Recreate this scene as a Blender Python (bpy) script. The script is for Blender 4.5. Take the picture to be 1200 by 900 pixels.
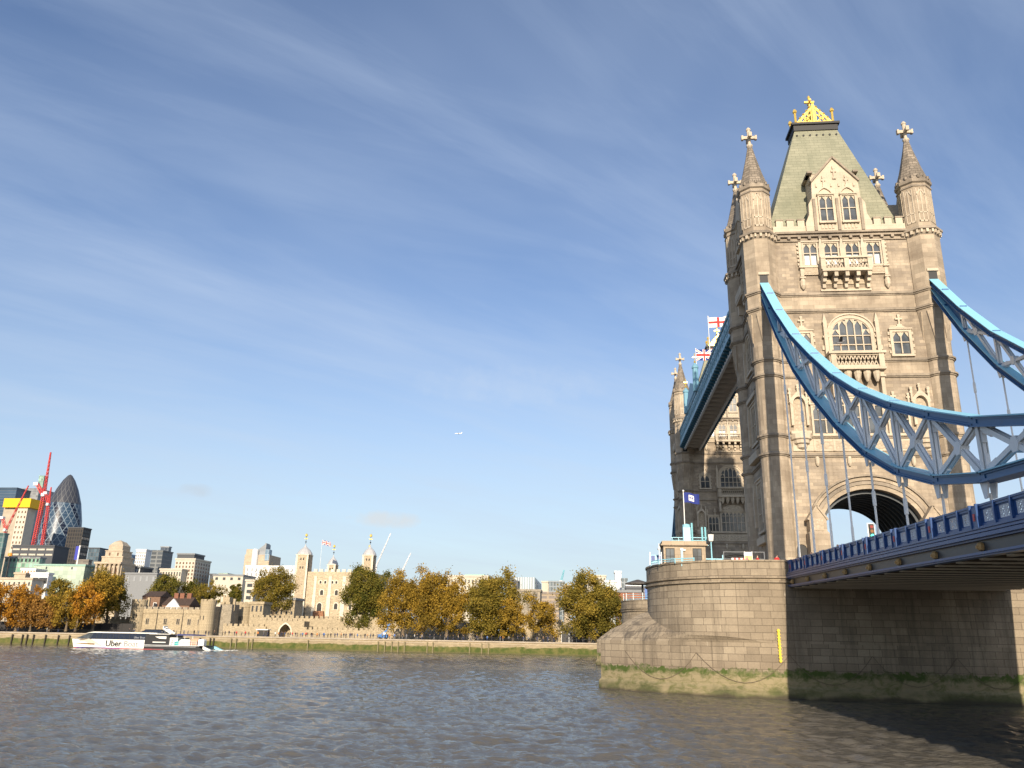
import bpy, bmesh, math, random
from mathutils import Vector, Matrix, noise
from math import radians as rad, sin, cos, pi, sqrt, atan2, tan

scn = bpy.context.scene
for o in list(bpy.data.objects): bpy.data.objects.remove(o)
COL = scn.collection
random.seed(7)

# ---------------------------------------------------------------- camera
F_PX, HD, PT, RL = 949.0, rad(-5.74), rad(17.43), rad(1.09)
CAM = Vector((-28.88, -87.81, 5.0))
Fv = Vector((sin(HD)*cos(PT), cos(HD)*cos(PT), sin(PT)))
Rv = Vector((cos(HD), -sin(HD), 0)); Uv = Rv.cross(Fv)
R2 = Rv*cos(RL)+Uv*sin(RL); U2 = -Rv*sin(RL)+Uv*cos(RL)
cd = bpy.data.cameras.new('camera'); cam = bpy.data.objects.new('camera', cd); COL.objects.link(cam)
cd.sensor_width = 36; cd.lens = F_PX/1200*36; cd.clip_end = 20000; cd.clip_start = .5
M3 = Matrix((R2, U2, -Fv)).transposed()
cam.matrix_world = Matrix.Translation(CAM) @ M3.to_4x4()
scn.camera = cam

# ---------------------------------------------------------------- sky and sun
SUN_EL, SUN_AZ = rad(19.5), rad(178.6)      # azimuth clockwise from +Y
scn.view_settings.view_transform = 'Standard'; scn.view_settings.look = 'None'
scn.view_settings.exposure = 0.42; scn.view_settings.gamma = 1
w = bpy.data.worlds.new('World'); scn.world = w; w.use_nodes = True
nt = w.node_tree; N = nt.nodes; L = nt.links
bg = N['Background']; bg.inputs[1].default_value = 0.088
sky = N.new('ShaderNodeTexSky'); sky.sky_type = 'NISHITA'; sky.sun_disc = False
sky.sun_elevation = SUN_EL; sky.sun_rotation = SUN_AZ
sky.air_density = 1.0; sky.dust_density = .9; sky.ozone_density = 2.2; sky.altitude = 10
def nmath(nt, op, a, b=None, c=None, clamp=False):
    n = nt.nodes.new('ShaderNodeMath'); n.operation = op; n.use_clamp = clamp
    for i, v in enumerate((a, b, c)):
        if v is None: continue
        if isinstance(v, (int, float)): n.inputs[i].default_value = v
        else: nt.links.new(v, n.inputs[i])
    return n.outputs[0]
def nmix(nt, fac, a, b, mode='MIX'):
    n = nt.nodes.new('ShaderNodeMix'); n.data_type = 'RGBA'; n.blend_type = mode
    for s, v in ((0, fac), (6, a), (7, b)):
        if isinstance(v, (int, float)): n.inputs[s].default_value = v
        elif isinstance(v, tuple): n.inputs[s].default_value = (*v, 1) if len(v) == 3 else v
        else: nt.links.new(v, n.inputs[s])
    return n.outputs[2]
def nnoise(nt, vec, scale, detail=4, rough=.5, dist=0):
    n = nt.nodes.new('ShaderNodeTexNoise'); n.inputs['Scale'].default_value = scale
    n.inputs['Detail'].default_value = detail; n.inputs['Roughness'].default_value = rough
    n.inputs['Distortion'].default_value = dist
    if vec is not None: nt.links.new(vec, n.inputs['Vector'])
    return n.outputs[0]
def nramp(nt, fac, p0, p1, c0=(0, 0, 0), c1=(1, 1, 1)):
    n = nt.nodes.new('ShaderNodeValToRGB'); n.color_ramp.elements[0].position = p0; n.color_ramp.elements[1].position = p1
    n.color_ramp.elements[0].color = (*c0, 1); n.color_ramp.elements[1].color = (*c1, 1)
    nt.links.new(fac, n.inputs[0]); return n.outputs[0]
def nmap(nt, vec, scale=(1, 1, 1), loc=(0, 0, 0), rot=(0, 0, 0)):
    n = nt.nodes.new('ShaderNodeMapping'); n.inputs['Scale'].default_value = scale
    n.inputs['Location'].default_value = loc; n.inputs['Rotation'].default_value = rot
    nt.links.new(vec, n.inputs[0]); return n.outputs[0]
tc = N.new('ShaderNodeTexCoord'); sep = N.new('ShaderNodeSeparateXYZ'); L.new(tc.outputs['Generated'], sep.inputs[0])
zc = nmath(nt, 'MAXIMUM', sep.outputs[2], 0.0)
den = nmath(nt, 'ADD', zc, 0.12)
cu = nmath(nt, 'DIVIDE', sep.outputs[0], den); cv = nmath(nt, 'DIVIDE', sep.outputs[1], den)
cmb = N.new('ShaderNodeCombineXYZ'); L.new(cu, cmb.inputs[0]); L.new(cv, cmb.inputs[1])
def cloud_layer(rot, scl, lo, hi, amt, loc=(0, 0, 0), det=7):
    m = nmap(nt, nmap(nt, cmb.outputs[0], rot=(0, 0, rot)), scl, loc)   # turn first, then stretch along the wind
    a = nnoise(nt, m, 1.0, det, .6, .35)
    return nmath(nt, 'MULTIPLY', nramp(nt, a, lo, hi), amt)
wisps = cloud_layer(rad(-45), (.55, 2.5, 1), .41, .82, .42, (1.2, 4.4, 0))
wisp2 = cloud_layer(rad(-28), (1.3, 6.0, 1), .50, .84, .13, (7.2, 1.4, 3))
veil = cloud_layer(rad(-42), (.6, 1.3, 1), .36, .80, .30, (3.0, 1.0, 2), 4)
curd = cloud_layer(rad(20), (16, 24, 1), .42, .76, .60, (2, 0, 5), 3)
# puffy ripples only in the west where the veil is thick
wmask = nramp(nt, nmath(nt, 'ADD', nmath(nt, 'MULTIPLY', cu, -1.0), nmath(nt, 'MULTIPLY', zc, .9)), 1.02, 1.55)
curd = nmath(nt, 'MULTIPLY', curd, wmask)
cl = nmath(nt, 'ADD', nmath(nt, 'ADD', nmath(nt, 'ADD', wisps, wisp2), veil), curd, clamp=True)
hor = N.new('ShaderNodeMapRange'); L.new(zc, hor.inputs[0]); hor.inputs[1].default_value = 0; hor.inputs[2].default_value = .42
hor.inputs[3].default_value = 1; hor.inputs[4].default_value = 0
hs = N.new('ShaderNodeHueSaturation'); hs.inputs[0].default_value = .508; hs.inputs[1].default_value = 1.03; hs.inputs[2].default_value = 1.40
L.new(sky.outputs[0], hs.inputs['Color'])
CLOUD = (5.0, 6.0, 7.6)
c1 = nmix(nt, cl, hs.outputs[0], CLOUD)
hz = nmath(nt, 'MULTIPLY', nmath(nt, 'POWER', hor.outputs[0], 1.5), .92)
c2 = nmix(nt, hz, c1, (5.3, 6.15, 6.85))
# one small grey cloud low over the castle
def blob(direction, sx, sz):
    d = direction.normalized(); r = Vector((d.y, -d.x, 0)).normalized(); u = r.cross(d)
    def dot(v):
        n = N.new('ShaderNodeVectorMath'); n.operation = 'DOT_PRODUCT'; L.new(tc.outputs['Generated'], n.inputs[0]); n.inputs[1].default_value = v
        return n.outputs['Value']
    a = nmath(nt, 'POWER', nmath(nt, 'DIVIDE', dot(r), sx), 2.0); b = nmath(nt, 'POWER', nmath(nt, 'DIVIDE', dot(u), sz), 2.0)
    front = nmath(nt, 'GREATER_THAN', dot(d), 0.5)
    nz = nnoise(nt, tc.outputs['Generated'], 38, 5, .6)
    v = nmath(nt, 'SUBTRACT', nmath(nt, 'ADD', 1.0, nmath(nt, 'MULTIPLY', nmath(nt, 'SUBTRACT', nz, .5), 2.6)), nmath(nt, 'ADD', a, b))
    return nmath(nt, 'MULTIPLY', nmath(nt, 'MULTIPLY', v, front, clamp=True), .85, clamp=True)
def pixdir(px, py): return Fv + R2*(px-600)/F_PX - U2*(py-450)/F_PX
b1 = blob(pixdir(455, 608), .050, .011)
c3 = nmix(nt, nmath(nt, 'MULTIPLY', b1, .75), c2, (6.3, 6.4, 6.4))
b2 = blob(pixdir(232, 575), .022, .008)
c3 = nmix(nt, nmath(nt, 'MULTIPLY', b2, .5), c3, (5.0, 5.35, 5.7))
b3 = blob(pixdir(600, 450), .12, .025)
c3 = nmix(nt, nmath(nt, 'MULTIPLY', b3, .16), c3, (6.6, 7.1, 7.6))
L.new(c3, bg.inputs[0])
sd = bpy.data.lights.new('sun', 'SUN'); sd.energy = 5.0; sd.angle = rad(.53); sd.color = (1.0, .85, .66)
so = bpy.data.objects.new('sun', sd); COL.objects.link(so)
sdir = Vector((sin(SUN_AZ)*cos(SUN_EL), cos(SUN_AZ)*cos(SUN_EL), sin(SUN_EL)))
so.rotation_euler = sdir.to_track_quat('Z', 'Y').to_euler(); so.location = (0, -60, 90)

# ---------------------------------------------------------------- mesh helpers
def at(px, py, X=None, Y=None, Z=None):
    d = pixdir(px, py)
    i, v = (0, X) if X is not None else (1, Y) if Y is not None else (2, Z)
    return CAM + d*((v-CAM[i])/d[i])

class MB:
    def __init__(s, mat=None): s.v = []; s.f = []; s.mi = []; s.M = mat or Matrix(); s.m = 0; s.uv = {}; s.fn = None; s.cuts = []
    def add(s, vs, fs, uvs=None):
        b = len(s.v)
        for p in vs:
            q = s.M @ Vector(p)
            if s.fn: q = s.fn(q)
            s.v.append(q)
        for k, f in enumerate(fs):
            if uvs: s.uv[len(s.f)] = uvs[k]
            s.f.append([b+i for i in f]); s.mi.append(s.m)
    def box(s, x0, x1, y0, y1, z0, z1):
        s.add([(x0,y0,z0),(x1,y0,z0),(x1,y1,z0),(x0,y1,z0),(x0,y0,z1),(x1,y0,z1),(x1,y1,z1),(x0,y1,z1)],
              [(0,3,2,1),(4,5,6,7),(0,1,5,4),(1,2,6,5),(2,3,7,6),(3,0,4,7)])
    def taper(s, a, b):   # two rects (x0,x1,y0,y1,z)
        s.add([(a[0],a[2],a[4]),(a[1],a[2],a[4]),(a[1],a[3],a[4]),(a[0],a[3],a[4]),
               (b[0],b[2],b[4]),(b[1],b[2],b[4]),(b[1],b[3],b[4]),(b[0],b[3],b[4])],
              [(0,3,2,1),(4,5,6,7),(0,1,5,4),(1,2,6,5),(2,3,7,6),(3,0,4,7)])
    def poly(s, pts, d0, d1):   # polygon in (u,z), extruded in y from d0 to d1
        n = len(pts)
        s.add([(u,d0,z) for u,z in pts]+[(u,d1,z) for u,z in pts],
              [tuple(range(n)), tuple(range(2*n-1,n-1,-1))]+[(i,i+n,(i+1)%n+n,(i+1)%n) for i in range(n)])
    def plan(s, pts, z0, z1, cap=True):   # polygon in (x,y) extruded in z
        n = len(pts)
        s.add([(x,y,z0) for x,y in pts]+[(x,y,z1) for x,y in pts],
              ([tuple(range(n-1,-1,-1)), tuple(range(n,2*n))] if cap else [])+[(i,(i+1)%n,(i+1)%n+n,i+n) for i in range(n)])
    def lathe(s, prof, n=8, c=(0,0), ph=None, cap=True):   # prof [(r,z)]
        ph = pi/n if ph is None else ph
        vs = []
        for r, z in prof:
            for k in range(n):
                a = 2*pi*k/n+ph; vs.append((c[0]+r*cos(a), c[1]+r*sin(a), z))
        fs = []
        for j in range(len(prof)-1):
            for k in range(n):
                a, b = j*n+k, j*n+(k+1)%n; fs.append((a,b,b+n,a+n))
        if cap:
            fs.append(tuple(range(n-1,-1,-1))); t = (len(prof)-1)*n; fs.append(tuple(range(t,t+n)))
        s.add(vs, fs)
    def tube(s, p0, p1, r0, r1=None, n=6):
        r1 = r0 if r1 is None else r1
        p0, p1 = Vector(p0), Vector(p1); d = (p1-p0)
        if d.length < 1e-6: return
        q = d.to_track_quat('Z','Y'); vs = []
        for p, r in ((p0,r0),(p1,r1)):
            for k in range(n):
                a = 2*pi*k/n+pi/n; vs.append(p+q@Vector((r*cos(a), r*sin(a), 0)))
        s.add(vs, [(k,(k+1)%n,(k+1)%n+n,k+n) for k in range(n)]+[tuple(range(n-1,-1,-1)), tuple(range(n,2*n))])
    def bar(s, p0, p1, w, h, up=(0,0,1)):   # rectangular bar: w sideways, h along up
        p0, p1 = Vector(p0), Vector(p1); d = (p1-p0).normalized(); up = Vector(up)
        sd = d.cross(up)
        if sd.length < 1e-4: sd = d.cross(Vector((1,0,0)))
        sd.normalize(); u = sd.cross(d).normalized(); vs = []
        for p in (p0,p1):
            for a, b in ((-1,-1),(1,-1),(1,1),(-1,1)): vs.append(p+sd*(a*w/2)+u*(b*h/2))
        s.add(vs, [(0,1,2,3),(7,6,5,4),(0,4,5,1),(1,5,6,2),(2,6,7,3),(3,7,4,0)])
    def quad(s, a, b, c, d): s.add([a,b,c,d], [(0,1,2,3)])
    def mesh(s, name, mats, smooth=False, recalc=True):
        me = bpy.data.meshes.new(name); me.from_pydata([tuple(p) for p in s.v], [], s.f); 
        if not isinstance(mats, (list, tuple)): mats = [mats]
        for m in mats: me.materials.append(m)
        me.polygons.foreach_set('material_index', s.mi)
        if recalc:
            bm = bmesh.new(); bm.from_mesh(me); bmesh.ops.recalc_face_normals(bm, faces=bm.faces); bm.to_mesh(me); bm.free()
        uv = me.uv_layers.new(name='UVMap').data
        for p in me.polygons:
            if p.index in s.uv and not recalc:
                for li, t in zip(p.loop_indices, s.uv[p.index]): uv[li].uv = t
                continue
            n = p.normal
            if abs(n.z) > .8:
                for li in p.loop_indices:
                    c = me.vertices[me.loops[li].vertex_index].co; uv[li].uv = (c.x, c.y)
            else:
                l = sqrt(n.x*n.x+n.y*n.y); tx, ty = -n.y/l, n.x/l
                for li in p.loop_indices:
                    c = me.vertices[me.loops[li].vertex_index].co; uv[li].uv = (c.x*tx+c.y*ty, c.z)
        if smooth:
            for p in me.polygons: p.use_smooth = True
        me.update(); return me
    def build(s, name, mats, parent=None, smooth=False, recalc=True):
        o = bpy.data.objects.new(name, s.mesh(name, mats, smooth, recalc)); COL.objects.link(o)
        if parent: o.parent = parent
        return o
def split(mb): mb.cuts.append((len(mb.v), len(mb.f)))
def build_each(mb, name, mat, parent):      # every marked piece becomes an object of its own
    cs = [(0, 0)]+[c for c in mb.cuts if c != (0, 0)]
    if cs[-1] != (len(mb.v), len(mb.f)): cs.append((len(mb.v), len(mb.f)))
    out = []
    for (v0, f0), (v1, f1) in zip(cs[:-1], cs[1:]):
        if f1 == f0: continue
        q = MB(); q.v = mb.v[v0:v1]; q.f = [[i-v0 for i in f] for f in mb.f[f0:f1]]; q.mi = mb.mi[f0:f1]
        out.append(q.build(name, mat, parent))
    return out
def tag(o, label=None, cat=None, group=None, kind=None):
    if label: o['label'] = label
    if cat: o['category'] = cat
    if group: o['group'] = group
    if kind: o['kind'] = kind
    return o
def empty(name, loc=(0,0,0), label=None, cat=None, group=None, rz=0):
    o = bpy.data.objects.new(name, None); o.location = loc; o.rotation_euler.z = rz; o.empty_display_size = .5
    COL.objects.link(o); return tag(o, label, cat, group)
def copy_tree(o, parent=None):
    c = o.copy(); COL.objects.link(c); c.parent = parent
    for ch in [x for x in bpy.data.objects if x.parent == o]: copy_tree(ch, c)
    return c
def dup(o, loc, parent=None, rz=None):
    c = copy_tree(o, parent); c.location = loc
    if rz is not None: c.rotation_euler.z = rz
    return c

# ---------------------------------------------------------------- materials
def newmat(name):
    m = bpy.data.materials.new(name); m.use_nodes = True
    return m, m.node_tree, m.node_tree.nodes['Principled BSDF']
def setc(inp, nt, v):
    if isinstance(v, tuple): inp.default_value = (*v, 1)
    else: nt.links.new(v, inp)
def bump(nt, b, h, strength=.3, dist=.05):
    n = nt.nodes.new('ShaderNodeBump'); n.inputs['Strength'].default_value = strength; n.inputs['Distance'].default_value = dist
    nt.links.new(h, n.inputs['Height']); nt.links.new(n.outputs[0], b.inputs['Normal'])
def texc(nt, which='Object'):
    n = nt.nodes.new('ShaderNodeTexCoord'); return n.outputs[which]
def plain(name, col, rough=.6, metal=0, var=.12, scale=2.0, spec=None):
    m, nt, b = newmat(name)
    n = nnoise(nt, texc(nt), scale, 5, .6)
    k = nramp(nt, n, .3, .7, tuple(c*(1-var) for c in col), tuple(min(1, c*(1+var)) for c in col))
    setc(b.inputs['Base Color'], nt, k); b.inputs['Roughness'].default_value = rough; b.inputs['Metallic'].default_value = metal
    if spec is not None: b.inputs['Specular IOR Level'].default_value = spec
    return m
def stone(name, col, bw=1.1, bh=.5, mortar=.015, var=.22, mcol=None, dirt=.35, dcol=None, bmp=.35, streak=.5, rough=.88, off=.5, tint=None, world=False):
    m, nt, b = newmat(name); uv = texc(nt, 'UV'); oc = texc(nt)
    br = nt.nodes.new('ShaderNodeTexBrick'); nt.links.new(uv, br.inputs['Vector'])
    br.inputs['Scale'].default_value = 1; br.inputs['Brick Width'].default_value = bw; br.inputs['Row Height'].default_value = bh
    br.inputs['Mortar Size'].default_value = mortar; br.inputs['Mortar Smooth'].default_value = .3; br.offset = off
    br.inputs['Color1'].default_value = (*[c*(1+var) for c in col], 1)
    c2 = tint or tuple(c*(1-var) for c in col)
    br.inputs['Color2'].default_value = (*c2, 1)
    br.inputs['Mortar'].default_value = (*(mcol or tuple(c*.45 for c in col)), 1)
    # broad weathering, vertical streaks, fine grain
    n1 = nnoise(nt, oc, .35, 6, .62, .3)
    st = nnoise(nt, nmap(nt, oc, (1.6, 1.6, .12)), 1.0, 5, .65)
    n3 = nnoise(nt, oc, 9, 4, .7)
    dc = dcol or tuple(c*.42 for c in col)
    f = nmath(nt, 'MULTIPLY', nramp(nt, n1, .42, .72), dirt)
    f2 = nmath(nt, 'MULTIPLY', nramp(nt, st, .48, .75), dirt*streak)
    c = nmix(nt, nmath(nt, 'ADD', f, f2, clamp=True), br.outputs[0], dc)
    g = nmath(nt, 'ADD', nmath(nt, 'MULTIPLY', n3, .35), .825)
    c = nmix(nt, 1.0, c, g, 'MULTIPLY')
    setc(b.inputs['Base Color'], nt, c); b.inputs['Roughness'].default_value = rough
    h = nmath(nt, 'SUBTRACT', nmath(nt, 'MULTIPLY', n3, .35), br.outputs['Fac'])
    bump(nt, b, h, bmp, .04)
    return m
def glassy(name, col=(.03,.04,.05), rough=.12, var=.5, scale=.8):
    m, nt, b = newmat(name)
    n = nnoise(nt, texc(nt), scale, 2)
    setc(b.inputs['Base Color'], nt, nramp(nt, n, .35, .65, tuple(c*(1-var) for c in col), tuple(c*(1+var) for c in col)))
    b.inputs['Roughness'].default_value = rough; b.inputs['Specular IOR Level'].default_value = .7
    return m
S_TOWER = stone('granite_ashlar', (.375,.31,.23), .85, .36, .011, .22, dirt=.8, tint=(.275,.23,.18), dcol=(.17,.135,.10), mcol=(.27,.215,.155))
S_SMOOTH = stone('dressed_granite', (.40,.33,.245), 1.2, .56, .010, .17, dirt=.75, tint=(.325,.27,.20), mcol=(.28,.22,.16), dcol=(.21,.165,.12))
S_TRIM = stone('portland_stone', (.53,.455,.35), 1.6, .7, .006, .06, dirt=.38, dcol=(.27,.22,.165), bmp=.2)
S_DARK = stone('weathered_cornice', (.33,.275,.21), 1.4, .8, .006, .12, dirt=.7, dcol=(.10,.085,.07), bmp=.3)
S_SPIRE = stone('spire_stone', (.25,.21,.165), .7, .38, .03, .25, dirt=.6, dcol=(.09,.08,.065), bmp=.8)
CARVED = None
def carved(name, col):
    m, nt, b = newmat(name); oc = texc(nt, 'UV')
    v = nt.nodes.new('ShaderNodeTexVoronoi'); v.inputs['Scale'].default_value = 3.2; nt.links.new(oc, v.inputs['Vector'])
    k = nramp(nt, v.outputs['Distance'], .05, .42, tuple(c*1.0 for c in col), tuple(c*.72 for c in col))
    setc(b.inputs['Base Color'], nt, k); b.inputs['Roughness'].default_value = .9
    bump(nt, b, v.outputs['Distance'], .9, .12); return m
S_CARVE = carved('carved_stone', (.56,.47,.35))
GLASS = glassy('leaded_glass', (.055,.065,.075), .18)
BLIND = plain('window_blind', (.55,.56,.58), .5)
LEAD = plain('lead_black', (.012,.013,.015), .6)
GOLD = plain('gilding', (.85,.58,.12), .30, .55, .12, 6)
ROOF = stone('roof_slate', (.27,.265,.19), 1.0, .42, .02, .10, mcol=(.17,.17,.12), dirt=.55, dcol=(.145,.155,.105), bmp=.4, rough=.8, tint=(.24,.24,.17))
def paint(name, col, rough=.38, rust=.25, rcol=(.10,.07,.05)):
    m, nt, b = newmat(name); oc = texc(nt)
    n = nnoise(nt, oc, 1.1, 7, .68, .4); n2 = nnoise(nt, nmap(nt, oc, (3,3,.5)), 1.3, 5, .7)
    base = nmix(nt, n2, tuple(c*.86 for c in col), tuple(min(1,c*1.10) for c in col))
    f = nmath(nt, 'MULTIPLY', nramp(nt, n, .60, .78), rust)
    setc(b.inputs['Base Color'], nt, nmix(nt, f, base, rcol)); b.inputs['Roughness'].default_value = rough
    return m
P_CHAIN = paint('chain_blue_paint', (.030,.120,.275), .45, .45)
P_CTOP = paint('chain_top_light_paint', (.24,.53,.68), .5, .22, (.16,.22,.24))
P_LIGHT = paint('pale_blue_paint', (.28,.58,.70), .45, .12)
P_NAVY = paint('deck_navy_paint', (.014,.065,.22), .35, .22)
P_GREY = paint('pale_grey_paint', (.72,.74,.75), .45, .35)
P_ROD = paint('suspender_white_paint', (.86,.86,.84), .5, .08)
P_WHITE = paint('white_paint', (.72,.72,.70), .45, .15)
P_WEBSHADE = paint('web_steel_shade_tone', (.20,.17,.13), .75, .6, (.09,.07,.05))  # girder web steel, darkened so its shade sits in the colour
P_FLANGELIT = paint('flange_steel_lit_tone', (.62,.56,.46), .7, .5, (.35,.28,.2))  # same steel lightened: light thrown up by the water put into the colour
P_CONS = paint('console_dark_teal', (.02,.10,.16), .5, .2)
P_SOFFIT = paint('walkway_soffit_steel', (.55,.50,.44), .7, .4, (.3,.26,.2))
P_FASCIA = paint('dark_fascia_steel', (.030,.034,.042), .4, .5, (.05,.04,.035))
P_TEAL = paint('teal_paint', (.07,.34,.42), .45, .10)
P_WBLUE = paint('walkway_blue_paint', (.16,.34,.44), .45, .15)
P_RED = paint('red_paint', (.62,.05,.04), .45, .05)
VAULT = paint('vault_dark_steel', (.035,.045,.055), .5, .2)
ASPH = plain('asphalt', (.05,.05,.052), .95)
# ================================================================ bridge tower
TC = Vector((0, 5.1, 0)); HX, HY = 9.15, 5.1; WP = 5.7; WX = 9.75
def face_matrix(which):
    # maps (u, d, z): u to the viewer's right, d outwards from wall plane
    if which == 'S': return Matrix(((1,0,0,0),(0,-1,0,-WP),(0,0,1,0),(0,0,0,1)))
    if which == 'N': return Matrix(((-1,0,0,0),(0,1,0,WP),(0,0,1,0),(0,0,0,1)))
    if which == 'W': return Matrix(((0,-1,0,-WX),(-1,0,0,0),(0,0,1,0),(0,0,0,1)))
    if which == 'E': return Matrix(((0,1,0,WX),(1,0,0,0),(0,0,1,0),(0,0,0,1)))
def arcpts(u0, u1, zs, zt, n=8, gothic=0.0):
    c = (u0+u1)/2; a = (u1-u0)/2; h = zt-zs; out = []
    for i in range(n+1):
        t = pi-pi*i/n; x = cos(t); z = sin(t)
        if gothic: z = z*(1-gothic)+gothic*(1-abs(x))
        out.append((c+a*x, zs+h*z))
    return out
def gwin(M, parent, u0, u1, z0, z1, lights=2, arch=False, rows=(.55,), surround=.32, trac=True, pane=GLASS, blind=0, teeth=True):
    f = MB(M); fr = .24; zs = z1-(u1-u0)*.42 if arch else z1
    # surround
    def opening_top(uu):   # height of opening at u
        if not arch: return z1
        c = (u0+u1)/2; a = (u1-u0)/2; t = max(0, 1-((uu-c)/a)**2); return zs+(z1-zs)*sqrt(t)
    f.box(u0-surround, u0, 0, fr, z0-.15, zs); f.box(u1, u1+surround, 0, fr, z0-.15, zs)
    f.box(u0-surround-.08, u1+surround+.08, 0, fr+.10, z0-.38, z0-.12)
    if arch:
        ip = arcpts(u0, u1, zs, z1, 14); op = arcpts(u0-surround, u1+surround, zs, z1+surround, 14)
        f.poly(op+ip[::-1], 0, fr)
        op2 = arcpts(u0-surround-.12, u1+surround+.12, zs, z1+surround+.14, 14); op1 = arcpts(u0-surround+.02, u1+surround-.02, zs, z1+surround-.02, 14)
        f.poly(op2+op1[::-1], .003, fr+.14)
    else:
        f.box(u0-surround, u1+surround, 0, fr, z1, z1+surround*.9)
        f.box(u0-surround-.1, u1+surround+.1, 0, fr+.13, z1+surround*.9, z1+surround*.9+.14)
    if teeth:
        z = z0; k = 0
        while z < zs-.3:
            if k % 2 == 0:
                f.box(u0-surround-.2, u0-surround, 0, fr-.08, z, z+.34); f.box(u1+surround, u1+surround+.2, 0, fr-.08, z, z+.34)
            z += .36; k += 1
    # mullions
    wl = (u1-u0)/lights
    for i in range(1, lights):
        u = u0+wl*i; f.box(u-.065, u+.065, .02, .17, z0, opening_top(u))
    for r in rows:
        z = z0+(z1-z0)*r; 
        if z < zs: f.box(u0, u1, .022, .15, z-.055, z+.055)
    if trac:
        for i in range(lights):
            a, b = u0+wl*i+.04, u0+wl*(i+1)-.04; m = (a+b)/2
            top = min(opening_top(a+.02), opening_top(b-.02)); hh = min(wl*.75, (z1-z0)*.25)
            if top-hh < z0+.3: continue
            f.add([(a,.12,top),(a,.12,top-hh),(a,.04,top),(a,.04,top-hh),(m,.12,top),(m,.04,top)],
                  [(0,1,4),(2,5,3),(0,4,5,2),(1,3,5,4),(0,2,3,1)])
            f.add([(b,.12,top),(b,.12,top-hh),(b,.04,top),(b,.04,top-hh),(m,.12,top),(m,.04,top)],
                  [(0,4,1),(2,3,5),(0,2,5,4),(1,4,5,3),(0,1,3,2)])
        if arch:
            ip = arcpts(u0+.02, u1-.02, zs-.05, z1-.05, 10)
            for i in range(len(ip)-1): f.bar((ip[i][0], .1, ip[i][1]), (ip[i+1][0], .1, ip[i+1][1]), .1, .1, (0,1,0))
    o = f.build('window', S_TRIM, parent)
    g = MB(M)
    if arch: g.poly([(u0, z0), (u1, z0)]+arcpts(u0, u1, zs, z1, 14)[::-1], .0, .02)
    else: g.box(u0, u1, 0, .02, z0, z1)
    g.build('pane', pane, o)
    if blind:
        bl = MB(M)
        for i in range(lights): bl.box(u0+wl*i+.09, u0+wl*(i+1)-.09, .021, .03, z0+.05, z0+(z1-z0)*blind)
        bl.build('blind', BLIND, o)
    return o
def finial(f, u, z, h=1.5, d=.15, w=.5):
    f.box(u-.09, u+.09, d-.09, d+.09, z, z+h); f.box(u-w/2, u+w/2, d-.07, d+.07, z+h*.55, z+h*.7); f.box(u-w*.35, u+w*.35, d-.08, d+.08, z, z+h*.15)
    f.box(u-.14, u+.14, d-.1, d+.1, z+h*.8, z+h)
def string_course(f, u0, u1, z, h=.28, d=.26):
    f.poly([(0,0)]*0 or [(u0,z-h/2),(u1,z-h/2),(u1,z+h/2),(u0,z+h/2)], -.05, d)
    f.box(u0, u1, -.05, d*.55, z-h, z-h/2)
STRINGS = (24.25, 26.28, 33.05, 34.82, 40.77, 42.74)
def niche(M, parent, uc):
    f = MB(M); w = .78
    f.box(uc-w-.15, uc-w+.12, 0, .45, 27.4, 30.0); f.box(uc+w-.12, uc+w+.15, 0, .45, 27.4, 30.0)
    f.poly([(uc-w-.25, 30.0), (uc-w-.1, 30.35), (uc, 31.3), (uc+w+.1, 30.35), (uc+w+.25, 30.0)]+arcpts(uc-w+.12, uc+w-.12, 29.6, 30.6, 8)[::-1], 0, .5)
    for s in (-1, 1): finial(f, uc+s*(w+.1), 30.1, 1.5, .3, .3)
    finial(f, uc, 31.1, .9, .3, .3)
    f.box(uc-w-.3, uc+w+.3, 0, .5, 26.45, 26.75)
    f.lathe([(.2,24.75),(.55,24.95),(.62,25.3),(.85,25.4),(.9,25.75),(1.08,25.85),(1.1,26.42)], 12, (uc, .0))
    o = f.build('niche', S_TRIM, parent)
    p = MB(M); p.box(uc-w+.1, uc+w-.1, 0, .05, 26.75, 30.5); p.build('panel', S_CARVE, o)
    return o
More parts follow.
